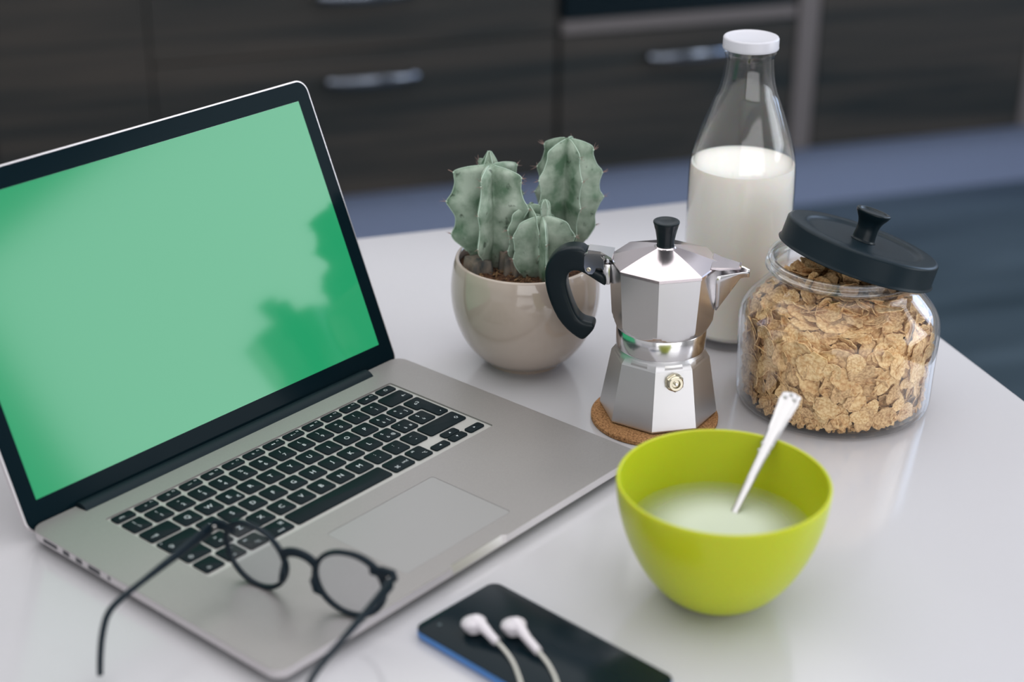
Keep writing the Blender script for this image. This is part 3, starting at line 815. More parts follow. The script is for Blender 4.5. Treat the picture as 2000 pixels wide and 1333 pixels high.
# spoon leaning on the rim
e0 = W3(282.2, -131.4, MH); e1 = W3(324.5, -129.5, 87.9); e2 = W3(347.0, -128.5, 108.0)
dirs = (e1 - e0).normalized()
sp = thing('spoon', 'silver spoon with a ridged handle standing in the lime bowl', 'spoon', e0)
side = dirs.cross(Vector((0, 0, 1))).normalized(); upn = side.cross(dirs).normalized()
Ltot = (e2 - e0).length
def spoon_handle():
    b_ = bmesh.new(); rings_ = []
    K = 44
    for k in range(K + 1):
        t = -0.30 + 1.30 * k / K
        s_ = t * Ltot
        p = dirs * s_
        if t < 0.45: w = 2.6 + 0.9 * max(t, 0) / .45
        else:
            u = (t - .45) / .55; w = 3.5 + 4.2 * (u ** 1.1)
        w += 0.45 * math.exp(-((t - .50) / .018) ** 2) + 0.5 * math.exp(-((t - .56) / .02) ** 2) - 0.4 * math.exp(-((t - .53) / .012) ** 2)
        if t > .92: w *= 1 - .10 * ((t - .92) / .08) ** 2 + .05 * math.sin((t - .92) / .08 * PI * 2)
        th_ = 1.3
        rr = []
        cs = [(-1, -.2), (-.98, .55), (-.80, .9), (-.66, .5), (-.4, .62), (0, .70), (.4, .62), (.66, .5), (.80, .9), (.98, .55), (1, -.2), (.6, -.9), (0, -1), (-.6, -.9)]
        for a, b in cs:
            rr.append(p + side * (a * w * .001) + upn * (b * th_ * .001))
        rings_.append(rr)
    # rounded end
    for q, sc in ((0.8, .86), (1.5, .55), (1.9, .2)):
        p = dirs * (Ltot + q * .001)
        rings_.append([p + (v - dirs * Ltot) * sc for v in rings_[K]])
    loft(b_, rings_)
    return b_
obj('handle', spoon_handle(), 'silver', sp, angle=60)
# shoulder shells on the handle
b_ = bmesh.new()
for (t, a) in ((.50, -1), (.50, 1), (.56, -1), (.56, 1), (.97, -.55), (.97, .55), (1.0, 0)):
    w = 3.6 if t < .6 else 6.2
    c = dirs * (t * Ltot) + side * (a * w * .001) + upn * .001
    bmesh.ops.create_icosphere(b_, subdivisions=2, radius=.0011 if t < .9 else .0015, matrix=Matrix.Translation(c))
tag(obj('ornament', b_, 'silver', sp), kind='stuff')
# bowl of the spoon under the milk
b_ = bmesh.new()
cz = -dirs * (Ltot * .30)
rg = []
for k in range(13):
    t = k / 12; s_ = -Ltot * .30 - t * .030
    w = 11.0 * math.sin(PI * min(.97, .08 + .9 * t)) ** .7
    dp = 3.5 * math.sin(PI * t)
    p = cz + (Vector((dirs.x, dirs.y, dirs.z * .55)).normalized()) * (-t * .030)
    rg.append([p + side * (w * c * .001) + upn * ((-dp * (1 - c * c)) * .001) for c in (-1, -.7, -.35, 0, .35, .7, 1)] +
              [p + side * (w * c * .001) + upn * ((-dp * (1 - c * c) - .8) * .001) for c in (1, .7, .35, 0, -.35, -.7, -1)])
loft(b_, rg)
obj('spoon_bowl', b_, 'silver', sp)

# ------------------------------------------------------------------ cork coaster and moka pot
cs_ = obj('cork_coaster', lathe([(0, 0), (.0488, 0), (.0497, .0006), (.0498, .0035), (.0490, .0045), (0, .0045)], 72), 'cork')
cs_.location = W3(430.7, 40.3)
tag(cs_, 'round brown cork coaster under the silver coffee pot', 'coaster')
VA = math.radians(120.53) + ROT     # world angle of the handle vertex
mk = thing('moka_pot', 'octagonal silver stovetop coffee pot with black handle on the cork coaster', 'coffee pot', W3(438.2, 42.7, 4.6), VA)
def octo(r, z, n=4, soft=0.0):
    """octagon ring with n points a side, vertices at 0,45,..., optionally blended to a circle"""
    out = []
    for k in range(8):
        a0 = k * PI / 4; a1 = a0 + PI / 4
        p0 = Vector((math.cos(a0), math.sin(a0))); p1 = Vector((math.cos(a1), math.sin(a1)))
        for j in range(n):
            t = j / n
            p = p0.lerp(p1, t)
            th = a0 + (PI / 4) * t
            c = Vector((math.cos(th), math.sin(th)))
            q = p.lerp(c, soft)
            out.append((q.x * r * .001, q.y * r * .001, z * .001))
    return out
b_ = bmesh.new()
loft(b_, [octo(43.5, 0.0), octo(45.6, 1.2), octo(46.0, 2.4), octo(38.1, 48.6), octo(37.2, 50.0, soft=.05), octo(35.8, 51.8, soft=.6), octo(34.4, 53.6, soft=1.0), octo(33.4, 55.0, soft=1.0), octo(32.4, 57.5, soft=1.0)])
obj('boiler', b_, 'moka_base', mk, angle=14)
obj('collar', lathe([(.030, .0560), (.0338, .0560), (.0346, .0566), (.0348, .0574), (.0348, .0722), (.0345, .0727), (.030, .0727)], 72), 'moka_ring', mk)
b_ = bmesh.new()
def chamber_ring(r_oct, z, r_cap):
    out = []
    for (x, y, zz) in octo(r_oct, z, 8):
        l = math.hypot(x, y); m_ = min(l, r_cap * .001)
        out.append((x / l * m_, y / l * m_, zz))
    return out
rg = []
zs = [72.9, 73.6, 74.4, 75.2, 76.0, 77.0, 78.2, 79.6, 82, 90, 100, 112, 123.6]
for z in zs:
    ro = 38.4 + (42.3 - 38.4) * (z - 73) / 50.6
    rc = 35.1 + (z - 73) * .62 if z < 86 else 99
    rg.append(chamber_ring(ro, z, rc))
# rim, then down the inside
rg.append(octo(41.2, 123.6, 8)); rg.append(octo(39.5, 110, 8)); rg.append(octo(36, 84, 8, soft=.3))
loft(b_, rg)
obj('upper_chamber', b_, 'moka', mk, angle=13)
# spout on the vertex opposite the handle (local -x)
def spout():
    b_ = bmesh.new()
    # outline in the (radial, z) plane of the lip and keel
    secs_ = []
    for t in [0, .12, .25, .4, .55, .7, .82, .92, 1.0]:
        rad = 40.0 + (64.0 - 40.0) * t
        w = 16.0 * (1 - t) ** 1.0 + 1.4 * t + 1.2
        zt = 123.0 + 0.3 * t - 3.0 * max(0, t - .75) * 0 
        ztip = zt - (0 if t < .8 else (t - .8) * 6)
        zb = 88.0 + (117.0 - 88.0) * min(1, (t / .72)) if t < .72 else 117.0 + (t - .72) * 4.0
        secs_.append((rad, w, ztip, min(zb, ztip - 1.2)))
    rings_ = []
    for rad, w, zt, zb in secs_:
        r_ = []
        for k in range(13):
            a = PI * k / 12
            y = w / 1.0 * math.cos(a)
            y = w * (1 - k / 6.0)
            q = (1 - abs(y) / w) ** .92
            r_.append((-rad * .001, y * .001, (zt - (zt - zb) * q) * .001))
        rings_.append(r_)
    Vv = [[b_.verts.new(p) for p in r] for r in rings_]
    for a, b in zip(Vv[:-1], Vv[1:]):
        for i in range(12): b_.faces.new((a[i], a[i + 1], b[i + 1], b[i]))
    return b_
so = obj('spout', spout(), 'moka', mk, angle=70)
md = so.modifiers.new('thick', 'SOLIDIFY'); md.thickness = 0.0011; md.offset = -1
# lid
b_ = bmesh.new()
loft(b_, [octo(41.5, 123.9), octo(43.0, 124.0), octo(43.0, 126.2), octo(42.2, 126.9), octo(34.0, 129.6), octo(22.0, 133.4), octo(9.0, 136.9), octo(8.0, 137.3, soft=1), octo(7.4, 137.8, soft=1)])
ml = obj('lid', b_, 'moka_lid', mk, angle=10)
b_ = bmesh.new()   # beak plate over the spout
pts_t = [(-36, 15.2, 128.6), (-42.5, 12.2, 126.9), (-54, 6.6, 126.2), (-57.5, 4.5, 125.9), (-57.5, -4.5, 125.9), (-54, -6.6, 126.2), (-42.5, -12.2, 126.9), (-36, -15.2, 128.6)]
loft(b_, [[mm(x, y, z) for x, y, z in pts_t], [mm(x, y, z - 1.3) for x, y, z in pts_t]])
obj('lid_beak', b_, 'moka_lid', ml, angle=10)
b_ = bmesh.new()
for k in range(5):
    bm_box(*[v * .001 for v in (-57.9, -56.2, -4 + k * 1.7, -3.1 + k * 1.7, 125.6, 127.0)], bm=b_)
obj('lid_stop', b_, 'moka_lid', ml, smooth=False)
b_ = bmesh.new()   # tongue that carries the lid into the hinge
loft(b_, [[mm(x, y, z) for x, y, z in ((39, 11, 126.9), (39, -11, 126.9), (39, -11, 128.8), (39, 11, 128.8))],
          [mm(x, y, z) for x, y, z in ((48, 6.2, 127.8), (48, -6.2, 127.8), (48, -6.2, 131.5), (48, 6.2, 131.5))],
          [mm(x, y, z) for x, y, z in ((58, 6.0, 128.5), (58, -6.0, 128.5), (58, -6.0, 132.2), (58, 6.0, 132.2))]])
obj('lid_tongue', b_, 'chrome', ml, angle=20)
kn = lathe([(r * .001, z * .001) for r, z in smooth_prof([(0, 137.4), (6.6, 137.4), (6.5, 139), (6.9, 143), (8.0, 149), (9.4, 154.6), (10.0, 156.6), (9.6, 157.6), (7.5, 157.6), (4, 156.9), (0, 156.7)], 4)], 8 * 4)
# lightly fluted knob
for v in kn.verts:
    a = math.atan2(v.co.y, v.co.x); r = math.hypot(v.co.x, v.co.y)
    if r > .005 and v.co.z < .152:
        k_ = 1 - .05 * (abs(math.sin(4 * a)) ** 2); v.co.x *= k_; v.co.y *= k_
obj('knob', kn, 'bakelite', mk, angle=45)
# handle in the local xz plane
HO = [(57.5, 137.0), (66, 138.8), (74, 138.2), (81, 134.5), (87, 128), (90.6, 120), (91.2, 112), (89.6, 101), (86, 90), (80.5, 78), (73, 69), (65, 63.2), (60.5, 61.0), (57.5, 62.8), (52.2, 69.5), (50.8, 73), (51.6, 76), (55, 77), (60, 77.4), (64.2, 80.5), (67.6, 87), (72, 99), (74, 108), (73.2, 115), (70, 118.6), (65.6, 119.3), (60, 117.5), (52, 112.5), (45, 108.3), (42.6, 108.8), (43.2, 116.5), (46.5, 119.5), (52, 121.5), (56.6, 126)]
HO = [(x, z - 5.8 + 1.2) for x, z in HO]
def handle_bm():
    b_ = bmesh.new()
    # extrude outline in y with rounded edges
    n = len(HO)
    def inset(d):
        return [(x, z) for x, z in offs([(x, z) for x, z in HO], d)]
    rings_ = []
    # HO runs clockwise in xz, so the inset sign is negative
    for d, y in ((2.6, -8.2), (1.0, -7.6), (.25, -6.2), (0, -4.0), (0, 4.0), (.25, 6.2), (1.0, 7.6), (2.6, 8.2)):
        rings_.append([(x * .001, y * .001, z * .001) for x, z in inset(-d)])
    V_ = [[b_.verts.new(p) for p in r] for r in rings_]
    for a, b in zip(V_[:-1], V_[1:]):
        for i in range(n): b_.faces.new((a[i], a[(i + 1) % n], b[(i + 1) % n], b[i]))
    for ring_, in ((V_[0],), (V_[-1],)):
        flat = ring_
        for t in tessellate_polygon([[Vector((v.co.x, v.co.z, 0)) for v in ring_]]):
            try: b_.faces.new([flat[i] for i in t])
            except ValueError: pass
    return b_
hd = obj('handle', handle_bm(), 'bakelite', mk, angle=60)
s_ = hd.modifiers.new('sub', 'SUBSURF'); s_.levels = 1; s_.render_levels = 1
# hinge bracket: two side cheeks and a top plate with a slot
b_ = bmesh.new()
ch = [(45, 117.5), (45, 124.0), (48, 129.5), (59.0, 129.5), (60.2, 127.5), (60.2, 119.0), (59.2, 115.6), (56.8, 113.4), (53.8, 113.6), (51.8, 116), (51.0, 119.0), (48, 119.4)]
for y0, y1 in ((-8.7, -7.5), (7.5, 8.7)):
    a = [b_.verts.new(mm(x, y0, z)) for x, z in ch]; c = [b_.verts.new(mm(x, y1, z)) for x, z in ch]
    for i in range(len(ch)): b_.faces.new((a[i], a[(i + 1) % len(ch)], c[(i + 1) % len(ch)], c[i]))
    for ring_ in (a, c):
        for t in tessellate_polygon([[Vector((v.co.x, v.co.z, 0)) for v in ring_]]): b_.faces.new([ring_[i] for i in t])
bm_box(*[v * .001 for v in (55.5, 60.2, -8.6, 8.6, 128.9, 130.3)], bm=b_)
bm_box(*[v * .001 for v in (44.5, 50.5, -8.6, 8.6, 128.9, 130.3)], bm=b_)
bm_box(*[v * .001 for v in (50.5, 55.5, -8.6, -4.6, 128.9, 130.3)], bm=b_)
bm_box(*[v * .001 for v in (50.5, 55.5, 1.8, 8.6, 128.9, 130.3)], bm=b_)
br = obj('hinge_bracket', b_, 'chrome', mk, angle=20)
b_ = bmesh.new()
for s in (-1, 1):
    lathe([(0, 0), (.0016, 0), (.0018, .0003), (.0011, .0006), (.0006, .0005), (0, .0005)], 16, bm=b_, mtx=Matrix.Translation(mm(56.6, s * 8.6, 117.2)) @ Matrix.Rotation(-s * PI / 2, 4, 'X'))
obj('pin', b_, 'brass', br)
b_ = bm_box(*[v * .001 for v in (40.5, 46.5, -5, 5, 104, 121)], bev=.001)
obj('handle_lug', b_, 'moka', mk)
# safety valve: world direction from pot axis to the measured point
vw = W3(424.0, 17.5, 43.0) - W3(438.2, 42.7, 43.0)
va = math.atan2(vw.y, vw.x) - VA
va = round((va - PI / 8) / (PI / 4)) * PI / 4 + PI / 8   # centre of that facet
tilt = math.atan2(46.0 - 38.4, 46.0) * .92
apo = 39.9 * math.cos(PI / 8)
vm = Matrix.Rotation(va, 4, 'Z') @ Matrix.Translation((apo * .001 - .0010, 0, .0405)) @ Matrix.Rotation(PI / 2 - tilt, 4, 'Y') @ Matrix.Scale(1.3, 4)
vv_ = obj('safety_valve', lathe([(0, 0), (.0052, 0), (.0055, .0006), (.0055, .0012), (.0046, .0016), (.0046, .0044), (.0040, .0050), (.0026, .0050), (.0023, .0044), (.0023, .0030), (0, .0030)], 28), 'brass', mk)
vv_.matrix_local = vm
b_ = bmesh.new()
hx = [(.0056 * math.cos(k * PI / 3), .0056 * math.sin(k * PI / 3)) for k in range(6)]
hx2 = [(x * .88, y * .88) for x, y in hx]
loft(b_, [[(x, y, .0008) for x, y in hx], [(x, y, .0030) for x, y in hx], [(x, y, .0036) for x, y in hx2]])
obj('nut', b_, 'brass', vv_, angle=20)
obj('valve_pin', lathe([(0, .002), (.0010, .002), (.0010, .0058), (.0007, .0062), (0, .0063)], 14), 'chrome', vv_)

# ------------------------------------------------------------------ milk bottle
bo = thing('milk_bottle', 'tall clear glass bottle with white cap, two thirds full of milk', 'bottle', W3(605.3, 84.8))
bp_ = [(38.5, 0), (41.5, .8), (43.5, 4), (44.3, 12), (44.5, 50), (44.6, 100), (44.6, 135), (44.0, 154), (42.3, 165), (38.3, 180), (32.6, 196), (27.6, 209), (24.4, 217), (21.8, 227), (20.4, 237), (19.7, 246)]
bps = smooth_prof(bp_, 4)
inn = [(r - 2.4, z) for r, z in bps if z > 7][::-1]
prof = [(0, 2.5), (30, 2.5), (36, .3)] + bps + [(20.2, 248.5), (21.4, 250), (21.4, 253), (20, 254.5), (20, 258), (17.6, 258)] + inn + [(38, 5.5), (30, 6), (0, 6)]
obj('glass', lathe([(r * .001, z * .001) for r, z in prof], 72), 'bottle_glass', bo)
cap = [(0, 253.0), (21.5, 253.0), (22.6, 253.2), (22.9, 254.2), (22.6, 255.2), (22.6, 261.2), (22.0, 262.4), (20.8, 262.8), (19.2, 262.2), (17.8, 261.8), (0, 261.8)]
obj('cap', lathe([(r * .001, z * .001) for r, z in cap], 64), 'cap_white', bo, angle=50)
mp = [(0, 6.3)] + [(37.5, 6.4)] + [(r - 1.0, z) for r, z in bps if 8 < z < 153] + [(43.0, 155.7), (41.4, 154.9), (0, 154.9)]
mo = obj('milk', lathe([(r * .001, z * .001) for r, z in mp], 72), 'milk2')
mo.location = W3(605.3, 84.8)
tag(mo, 'white milk filling the tall glass bottle', 'milk', kind='stuff')

# ------------------------------------------------------------------ potted cactus
pt = thing('potted_cactus', 'beige glazed round pot with ribbed green cactus', 'potted plant', W3(444.7, 185.35))
pp = [(30.0, 1.2), (31.0, 2.4), (41.2, 9.9), (50.6, 22), (57.0, 36.4), (60.8, 52.2), (61.6, 68.5), (59.6, 84.7), (57.6, 91.6)]
pps = smooth_prof(pp, 5)
prof = [(0, 1.2), (26, 1.2), (27, 0), (30.2, 0), (30.6, 1.0)] + pps[1:] + [(57.1, 92.7), (56.0, 93.2), (54.8, 92.8), (54.2, 91.4), (55.6, 84), (56, 74), (0, 74)]
obj('pot', lathe([(r * .001, z * .001) for r, z in prof], 96), 'pot', pt, angle=50)
b_ = lathe([(0, .0855), (.015, .0860), (.030, .0855), (.045, .0848), (.0552, .0842)], 48)
bmesh.ops.subdivide_edges(b_, edges=b_.edges[:], cuts=1)
for v in b_.verts: v.co.z += 0.0022 * (noise.noise(v.co * 260) + .5 * noise.noise(v.co * 600))
obj('soil', b_, 'soil', pt, angle=80)
b_ = bmesh.new()
for k in range(420):
    a = random.uniform(0, 2 * PI); r = .054 * math.sqrt(random.random())
    m_ = Matrix.Translation((r * math.cos(a), r * math.sin(a), .0866 + random.uniform(-.0005, .0015))) @ Matrix.Rotation(random.uniform(0, 6), 4, (random.random(), random.random(), random.random() + .1)) @ Matrix.Diagonal((random.uniform(.6, 3.2), random.uniform(.5, 1.1), random.uniform(.4, .9), 1))
    bmesh.ops.create_icosphere(b_, subdivisions=1, radius=random.uniform(.0006, .0013), matrix=m_)
tag(obj('bark_chips', b_, 'soil_bit', pt), kind='stuff')

RT = Vector((0.9471, -0.3209, 0)); NT = Vector((-0.3209, -0.9471, 0))   # across the view, toward the camera
def cactus_col(cx, off, z0, prof, ribs, lean=(0, 0), seed=0, twist=0.0, valley=0.26, nrib=5):
    """prof: [(z, rib radius)], ribs: start angle (deg, from RT toward NT)"""
    rnd = random.Random(seed)
    base = RT * cx * .001 + NT * off * .001
    ctrl = [Vector((z, r, 0)) for z, r in prof]
    zr = catmull(ctrl, 7)
    per = 14
    n = nrib * per
    b_ = bmesh.new(); rings_ = []
    lay = b_.verts.layers.float.new('height')
    edges_ = [[] for _ in range(nrib)]
    ztop = max(p.x for p in zr); zbot = zr[0].x
    for i, p in enumerate(zr):
        z, R_ = p.x, max(p.y, .4)
        t = (z - zbot) / (ztop - zbot)
        rg_ = []
        c0 = base + RT * lean[0] * t * .001 + NT * lean[1] * t * .001
        for k in range(n):
            f = (k % per) / per
            x = abs(2 * f - 1)      # 1 on the rib line, 0 in the valley
            ri = k // per + (1 if f > .5 else 0)
            jit = 1 + .06 * math.sin(ri % nrib * 2.3 + seed + z * .05)
            vz = valley * (1.0 if t < .85 else 1.0)
            s = vz + (1 - vz) * (x ** 1.9)
            th = math.radians(ribs) + 2 * PI * k / n + twist * t
            r = R_ * s * jit
            # tips bulge: ribs are thick and rounded near the crest
            q = c0 + (RT * math.cos(th) + NT * math.sin(th)) * r * .001
            zz = z + (1.6 * noise.noise(Vector((k * .11, z * .06, seed)))) * (1 if 0 < i < len(zr) - 1 else 0)
            # the crests sag outward from the crown
            v = b_.verts.new((q.x, q.y, zz * .001)); rg_.append(v)
            v[lay] = max(0.0, min(1.0, (t - .06) / .20))
            if k % per == 0: edges_[k // per].append(v.co.copy())
        rings_.append(rg_)
    for a, b in zip(rings_[:-1], rings_[1:]):
        for k in range(n): b_.faces.new((a[k], a[(k + 1) % n], b[(k + 1) % n], b[k]))
    b_.faces.new(rings_[-1]); b_.faces.new(rings_[0][::-1])
    co = obj('cactus', b_, 'cactus', pt, angle=48)
    # pale crest line and spines
    b_ = bmesh.new(); sb = bmesh.new()
    for ed in edges_:
        zs_ = [e for e in ed if e.z * 1000 > zbot + (ztop - zbot) * .22]
        if len(zs_) > 3: tube(zs_, .00042, 5, bm=b_)
        for i in range(2, len(ed) - 2):
            ctr = base
            ra = [math.hypot(e.x - base.x, e.y - base.y) for e in ed]
            if ra[i] >= ra[i - 1] and ra[i] > ra[i + 1] and ed[i].z * 1000 > zbot + 12:
                out_ = (ed[i] - Vector((base.x, base.y, ed[i].z))).normalized()
                bmesh.ops.create_icosphere(b_, subdivisions=1, radius=.0010, matrix=Matrix.Translation(ed[i]))
                for q in range(4):
                    d_ = (out_ + Vector((rnd.uniform(-.8, .8), rnd.uniform(-.8, .8), rnd.uniform(-.5, .9)))).normalized()
                    tube([ed[i], ed[i] + d_ * .0055 * rnd.uniform(.6, 1.2)], [.00022, .00005], 4, bm=sb)
    obj('rib_edge', b_, 'rib_edge', co)
    tag(obj('spines', sb, 'spine', co), kind='stuff')
    return co
# left, right (behind), front small
cactus_col(-29, 0, 76, [(76, 17), (84, 19), (93, 17), (99, 22), (106, 31), (112, 33.5), (119, 30.5), (127, 30), (134, 33.5), (140, 36), (147, 31), (155, 28), (162, 28), (166.5, 27), (169.5, 16), (170.5, 4)], 105, lean=(0, -4), seed=3)
cactus_col(31, -15, 76, [(76, 12), (84, 12), (94, 14), (104, 20), (112, 24), (117, 24), (124, 23.5), (133, 27), (138, 29.5), (144, 26.5), (152, 26.5), (160, 29), (166, 25), (174, 22), (181, 21.5), (185, 15), (187.5, 8), (188.5, 3)], 66, lean=(2, -3), seed=11)
cactus_col(13, 20, 76, [(76, 15), (83, 16), (88, 19), (95, 24), (103, 26.5), (109, 25), (116, 25), (122, 25.5), (127, 22), (132, 18.5), (135, 10), (136, 3)], 83, seed=23)
cactus_col(2, 9, 90, [(90, 9), (98, 18), (106, 22.5), (112, 20.5), (119, 21), (125, 22), (131, 18), (137, 16), (140, 9), (141.5, 3)], 140, seed=31)
# young shoot on the small column
cactus_col(15, 18, 130, [(132, 3.2), (137, 3.6), (143, 4.2), (147, 3.2), (149, 1.2)], 60, seed=5, valley=.6)
cactus_col(-30, -12, 150, [(150, 9), (158, 9.5), (166, 7.5), (173, 4.5), (179, 1.2)], 60, seed=8, valley=.35)
# woody stumps at the soil
for cx, off, r, h in ((-12, 14, 10, 101), (-6, 20, 7, 97), (-38, 12, 13, 96), (34, 2, 8, 104)):
    b_ = bmesh.new()
    c = RT * cx * .001 + NT * off * .001
    rg_ = []
    for k in range(7):
        z = .076 + (h * .001 - .076) * k / 6
        rg_.append([(c.x + r * .001 * (1 - .25 * k / 6) * (1 + .22 * math.sin(5 * a + cx)) * math.cos(a), c.y + r * .001 * (1 - .25 * k / 6) * (1 + .22 * math.sin(5 * a + cx)) * math.sin(a), z + .0015 * math.sin(a * 3 + k)) for a in [2 * PI * q / 25 for q in range(25)]])
    loft(b_, rg_)
    obj('woody_stem', b_, 'cork_bark', pt, angle=70)

# ------------------------------------------------------------------ cereal jar
JC = W3(553.5, -45.9)
jr = thing('glass_jar', 'squat clear glass jar packed with cereal flakes', 'jar', JC)
jp = [(66, 0), (71.5, .6), (75.2, 3.0), (76.8, 8), (77.2, 20), (77.7, 36), (78.3, 52), (78.6, 64), (78.1, 71), (76.2, 77.5), (72.3, 83.5), (66.5, 90), (60.8, 96), (57.2, 100), (55.3, 103.5), (54.9, 107), (55.8, 110)]
jps = smooth_prof(jp, 4)
lip = [(58.0, 111.6), (60.3, 113.2), (60.7, 114.6), (59.8, 116.0), (57.6, 117.0), (57.4, 118.0), (58.6, 119.2), (59.0, 120.6), (58.2, 121.6), (56.6, 121.9), (54.8, 121.4), (53.6, 120.0)]
jin = [(r - 2.6, z) for r, z in jps if z > 6][::-1]
obj('rim', lathe([(r * .001, z * .001) for r, z in [(55.0, 110.2)] + smooth_prof(lip, 3) + [(52.9, 116), (52.6, 111.0)]], 96, close=True), 'jar_rim', jr, angle=60)
prof = [(0, 1.6), (58, 1.6), (63, .4)] + jps + [(52.3, 110)] + jin + [(70.5, 5.0), (60, 4.6), (0, 4.6)]
obj('glass', lathe([(r * .001, z * .001) for r, z in prof], 96), 'jar_glass', jr, angle=40)
# flakes
def flake_mesh(i):
    rnd = random.Random(100 + i)
    b_ = bmesh.new()
    n = 22; R0 = 1.0
    rim = [1 + rnd.uniform(-.11, .11) + .10 * math.sin(2 * 2 * PI * k / n + i) + .05 * math.sin(3 * 2 * PI * k / n + 2 * i) for k in range(n)]
    cv = rnd.uniform(.02, .16); sd = rnd.uniform(0, 9); tw = rnd.uniform(-.14, .14)
    def P3(x, y): return cv * (x * x - .3) + tw * x * y + .13 * noise.noise(Vector((x * 2.1, y * 2.1, sd)))
    def layer(dz, sc):
        c = b_.verts.new((0, 0, P3(0, 0) + dz))
        m_ = [b_.verts.new((.55 * rim[k] * math.cos(2 * PI * k / n), .55 * rim[k] * math.sin(2 * PI * k / n), 0)) for k in range(n)]
        o_ = [b_.verts.new((sc * rim[k] * math.cos(2 * PI * k / n), sc * rim[k] * math.sin(2 * PI * k / n), 0)) for k in range(n)]
        for v in m_ + o_: v.co.z = P3(v.co.x, v.co.y) + dz
        return c, m_, o_
    T_ = layer(.035, .97); B_ = layer(-.035, 1.0)
    for k in range(n):
        j = (k + 1) % n
        b_.faces.new((T_[0], T_[1][k], T_[1][j])); b_.faces.new((T_[1][k], T_[2][k], T_[2][j], T_[1][j]))
        b_.faces.new((B_[0], B_[1][j], B_[1][k])); b_.faces.new((B_[1][k], B_[1][j], B_[2][j], B_[2][k]))
        b_.faces.new((T_[2][k], B_[2][k], B_[2][j], T_[2][j]))
    bmesh.ops.recalc_face_normals(b_, faces=b_.faces[:])
    for f in b_.faces: f.smooth = True
    for e in b_.edges:
        if len(e.link_faces) == 2 and e.calc_face_angle(0) > .9: e.smooth = False
    me = bpy.data.meshes.new('cereal_flake'); b_.to_mesh(me); b_.free()
    return me
fms = []
for i in range(9):
    me = flake_mesh(i); me.materials.append(M[('flake', 'flake2', 'flake3')[i % 3]]); fms.append(me)
inner_prof = [(r, z) for r, z in jin[::-1]]
def jr_in(z):
    pts_ = sorted(inner_prof, key=lambda q: q[1])
    if z < pts_[0][1]: return pts_[0][0]
    for (ra, ha), (rb, hb) in zip(pts_[:-1], pts_[1:]):
        if ha <= z <= hb: return ra + (rb - ra) * (z - ha) / (hb - ha + 1e-9)
    return pts_[-1][0]
rnd = random.Random(42)
FL = 'toasted brown cereal flake lying inside the squat glass jar'
FG = 'cereal flakes in the glass jar'
def flake_matrix(r, a, z, size, tilt, spin, inward=0.0):
    """flake with its face turned outward to the glass, then tilted"""
    out_ = Vector((math.cos(a), math.sin(a), 0)); tan = Vector((-math.sin(a), math.cos(a), 0)); up_ = Vector((0, 0, 1))
    if z > 74: # follow the shoulder
        k_ = min(1, (z - 74) / 12) * .75
        n_ = (out_ * (1 - k_) + up_ * k_).normalized(); up_ = (up_ * (1 - k_) - out_ * k_).normalized()
    else: n_ = out_
    B = Matrix((tan, up_, n_)).transposed().to_4x4()
    return Matrix.Translation((out_.x * r * .001, out_.y * r * .001, z * .001)) @ B @ Matrix.Rotation(spin, 4, 'Z') @ Matrix.Rotation(tilt[0], 4, 'X') @ Matrix.Rotation(tilt[1], 4, 'Y') @ Matrix.Diagonal((size * .001, size * rnd.uniform(.72, .95) * .001, size * .001, 1))
cam_az = math.atan2(-0.8112 - JC.y, -0.1232 - JC.x)
placed = 0
cand = []
zrows = [10, 19, 28, 37, 46, 55, 64, 73, 81, 88, 94]
for ri_, z in enumerate(zrows):
    rin = jr_in(z)
    step = 12.5 / rin
    nn_ = int(2 * PI / step)
    for k in range(nn_):
        a = cam_az + (k + .5 * (ri_ % 2)) * 2 * PI / nn_ + rnd.uniform(-.08, .08)
        cand.append((abs((a - cam_az + PI) % (2 * PI) - PI), a, z + rnd.uniform(-4.5, 4.5)))
cand.sort(key=lambda c: c[0])
fi = 0
stuff_v, stuff_f = [], []
def clampr(z, size, r, ext):
    return min(r, jr_in(max(z - size * .6, 7)) - ext, jr_in(min(z + size * .6, 108)) - ext)
FL2 = 'toasted cereal flake on top of the heap, seen through the open jar mouth'
def add_flake(Mx, individual, top=False):
    global fi
    me = fms[rnd.randrange(len(fms))]
    if individual:
        o = bpy.data.objects.new('cereal_flake', me); COL.objects.link(o)
        o.matrix_world = Matrix.Translation(JC) @ Mx
        o['label'] = FL2 if top else FL; o['category'] = 'cereal flake'; o['group'] = 'cereal flakes on top of the heap' if top else FG
        fi += 1
    else:
        k0 = len(stuff_v)
        stuff_v.extend([tuple(Mx @ v.co) for v in me.vertices])
        stuff_f.extend([tuple(k0 + i for i in p.vertices) for p in me.polygons])
def jittered(az, a, z, depth, individual):
    size = rnd.choice((8.0, 9.0, 10.0, 11.0, 12.5, 14.0)) if z > 30 else rnd.uniform(5.5, 10.5)
    t1 = rnd.gauss(0, .30); t2 = rnd.gauss(0, .26)
    ext = 1.2 + size * (abs(math.sin(t1)) + abs(math.sin(t2))) * .62 + .035 * size + size * size * .006
    r = clampr(z, size, jr_in(z), ext) - depth
    add_flake(flake_matrix(r, a, max(z, 6.5 + size * .8), size, (t1, t2), rnd.uniform(0, 6.28)), individual)
for az, a, z in cand:
    jittered(az, a, z, rnd.uniform(0, 1.5), fi < 230)
for k in range(150):       # second layer, facing the camera first
    a = cam_az + rnd.uniform(-1.7, 1.7); z = rnd.uniform(9, 96)
    jittered(0, a, z, rnd.uniform(3, 7), fi < 262)
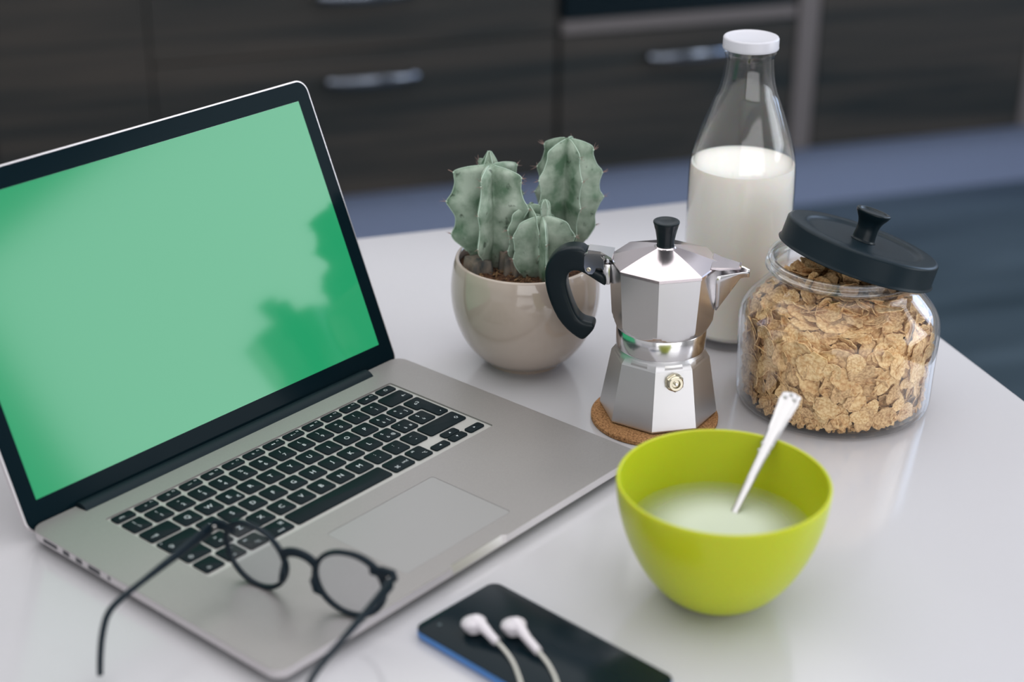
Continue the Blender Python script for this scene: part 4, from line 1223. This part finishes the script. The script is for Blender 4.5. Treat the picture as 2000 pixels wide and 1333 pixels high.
# the top of the heap seen through the mouth
for k in range(60):
    a = rnd.uniform(0, 2 * PI); r = 44 * math.sqrt(rnd.random())
    z = 99 + 9 * (1 - (r / 46) ** 2) + rnd.uniform(-2, 3)
    Mx = Matrix.Translation((r * math.cos(a) * .001, r * math.sin(a) * .001, z * .001)) @ Matrix.Rotation(rnd.gauss(0, .5), 4, 'X') @ Matrix.Rotation(rnd.gauss(0, .5), 4, 'Y') @ Matrix.Rotation(rnd.uniform(0, 6), 4, 'Z') @ Matrix.Diagonal((.008, .0075, .008, 1))
    add_flake(Mx, fi < 298, True)
for k in range(1100):
    z = rnd.uniform(8, 98); rr_ = (jr_in(z) - 12) * math.sqrt(rnd.uniform(.35, 1)); a = rnd.uniform(0, 2 * PI)
    sz = rnd.uniform(6, 10) * .001
    Mx = Matrix.Translation((rr_ * math.cos(a) * .001, rr_ * math.sin(a) * .001, z * .001)) @ Matrix.Rotation(rnd.uniform(0, 6.28), 4, Vector((rnd.random() - .5, rnd.random() - .5, rnd.random() - .5))) @ Matrix.Diagonal((sz, sz * .85, sz, 1))
    add_flake(Mx, False)
# crumbs on the jar floor
for k in range(500):
    z = rnd.uniform(5.5, 16); a = rnd.uniform(0, 2 * PI); rr_ = jr_in(max(z, 7)) - 2.6 - rnd.uniform(0, 5) - (16 - z) * .15
    sz = rnd.uniform(1.6, 3.8) * .001
    Mx = flake_matrix(rr_, a, z, sz * 1000, (rnd.gauss(0, .5), rnd.gauss(0, .5)), rnd.uniform(0, 6))
    add_flake(Mx, False)
me = bpy.data.meshes.new('cereal_crumbs'); me.from_pydata(stuff_v, [], stuff_f); me.materials.append(M['crumb'])
so_ = bpy.data.objects.new('cereal_crumbs', me); COL.objects.link(so_)
for p in so_.data.polygons: p.use_smooth = True
so_.location = JC
tag(so_, 'loose mass of cereal flakes and crumbs filling the middle of the glass jar', 'cereal', kind='stuff')

# jar lid, tilted on the mouth
ln = Vector((0.30832, 0.01406, 0.95118)).normalized()
lc = W3(563.7, -55.2, 136.8)
jl = thing('jar_lid', 'black metal jar lid with a knob, resting tilted on the glass jar', 'lid')
qm = Vector((0, 0, 1)).rotation_difference(ln).to_matrix().to_4x4(); qm.translation = lc
jl.matrix_world = qm
RL = 60.7
prof = [(0, -1.8), (40, -1.8), (43.5, -1.7), (45.5, -.6), (46.5, 0), (48, .3), (57.5, .1), (59.6, -.5), (60.7, -2.0), (60.9, -16.8), (61.7, -17.8), (62.3, -18.7), (61.9, -19.4), (61.0, -19.3), (60.1, -18.2),
        (59.9, -4), (58.6, -2.2), (40, -3.2), (0, -3.2)]
obj('cover', lathe([(r * .001, z * .001) for r, z in prof], 96), 'lid_black', jl, angle=45)
kp = smooth_prof([(0, -1.9), (9.2, -1.9), (9.0, 0), (8.6, 4), (8.4, 9), (9.6, 14), (12.2, 18.2), (13.4, 20.3), (13.6, 21.6), (12.8, 22.4), (11, 22.2), (9, 21.0), (0, 20.4)], 4)
obj('knob', lathe([(max(r, 0) * .001, z * .001) for r, z in kp], 48), 'bakelite', jl, angle=50)

for o in bpy.data.objects:
    if o.type == 'MESH' and len(o.data.materials) and o.data.materials[0] is None:
        o.data.materials[0] = M['wall']
bpy.context.view_layer.update()
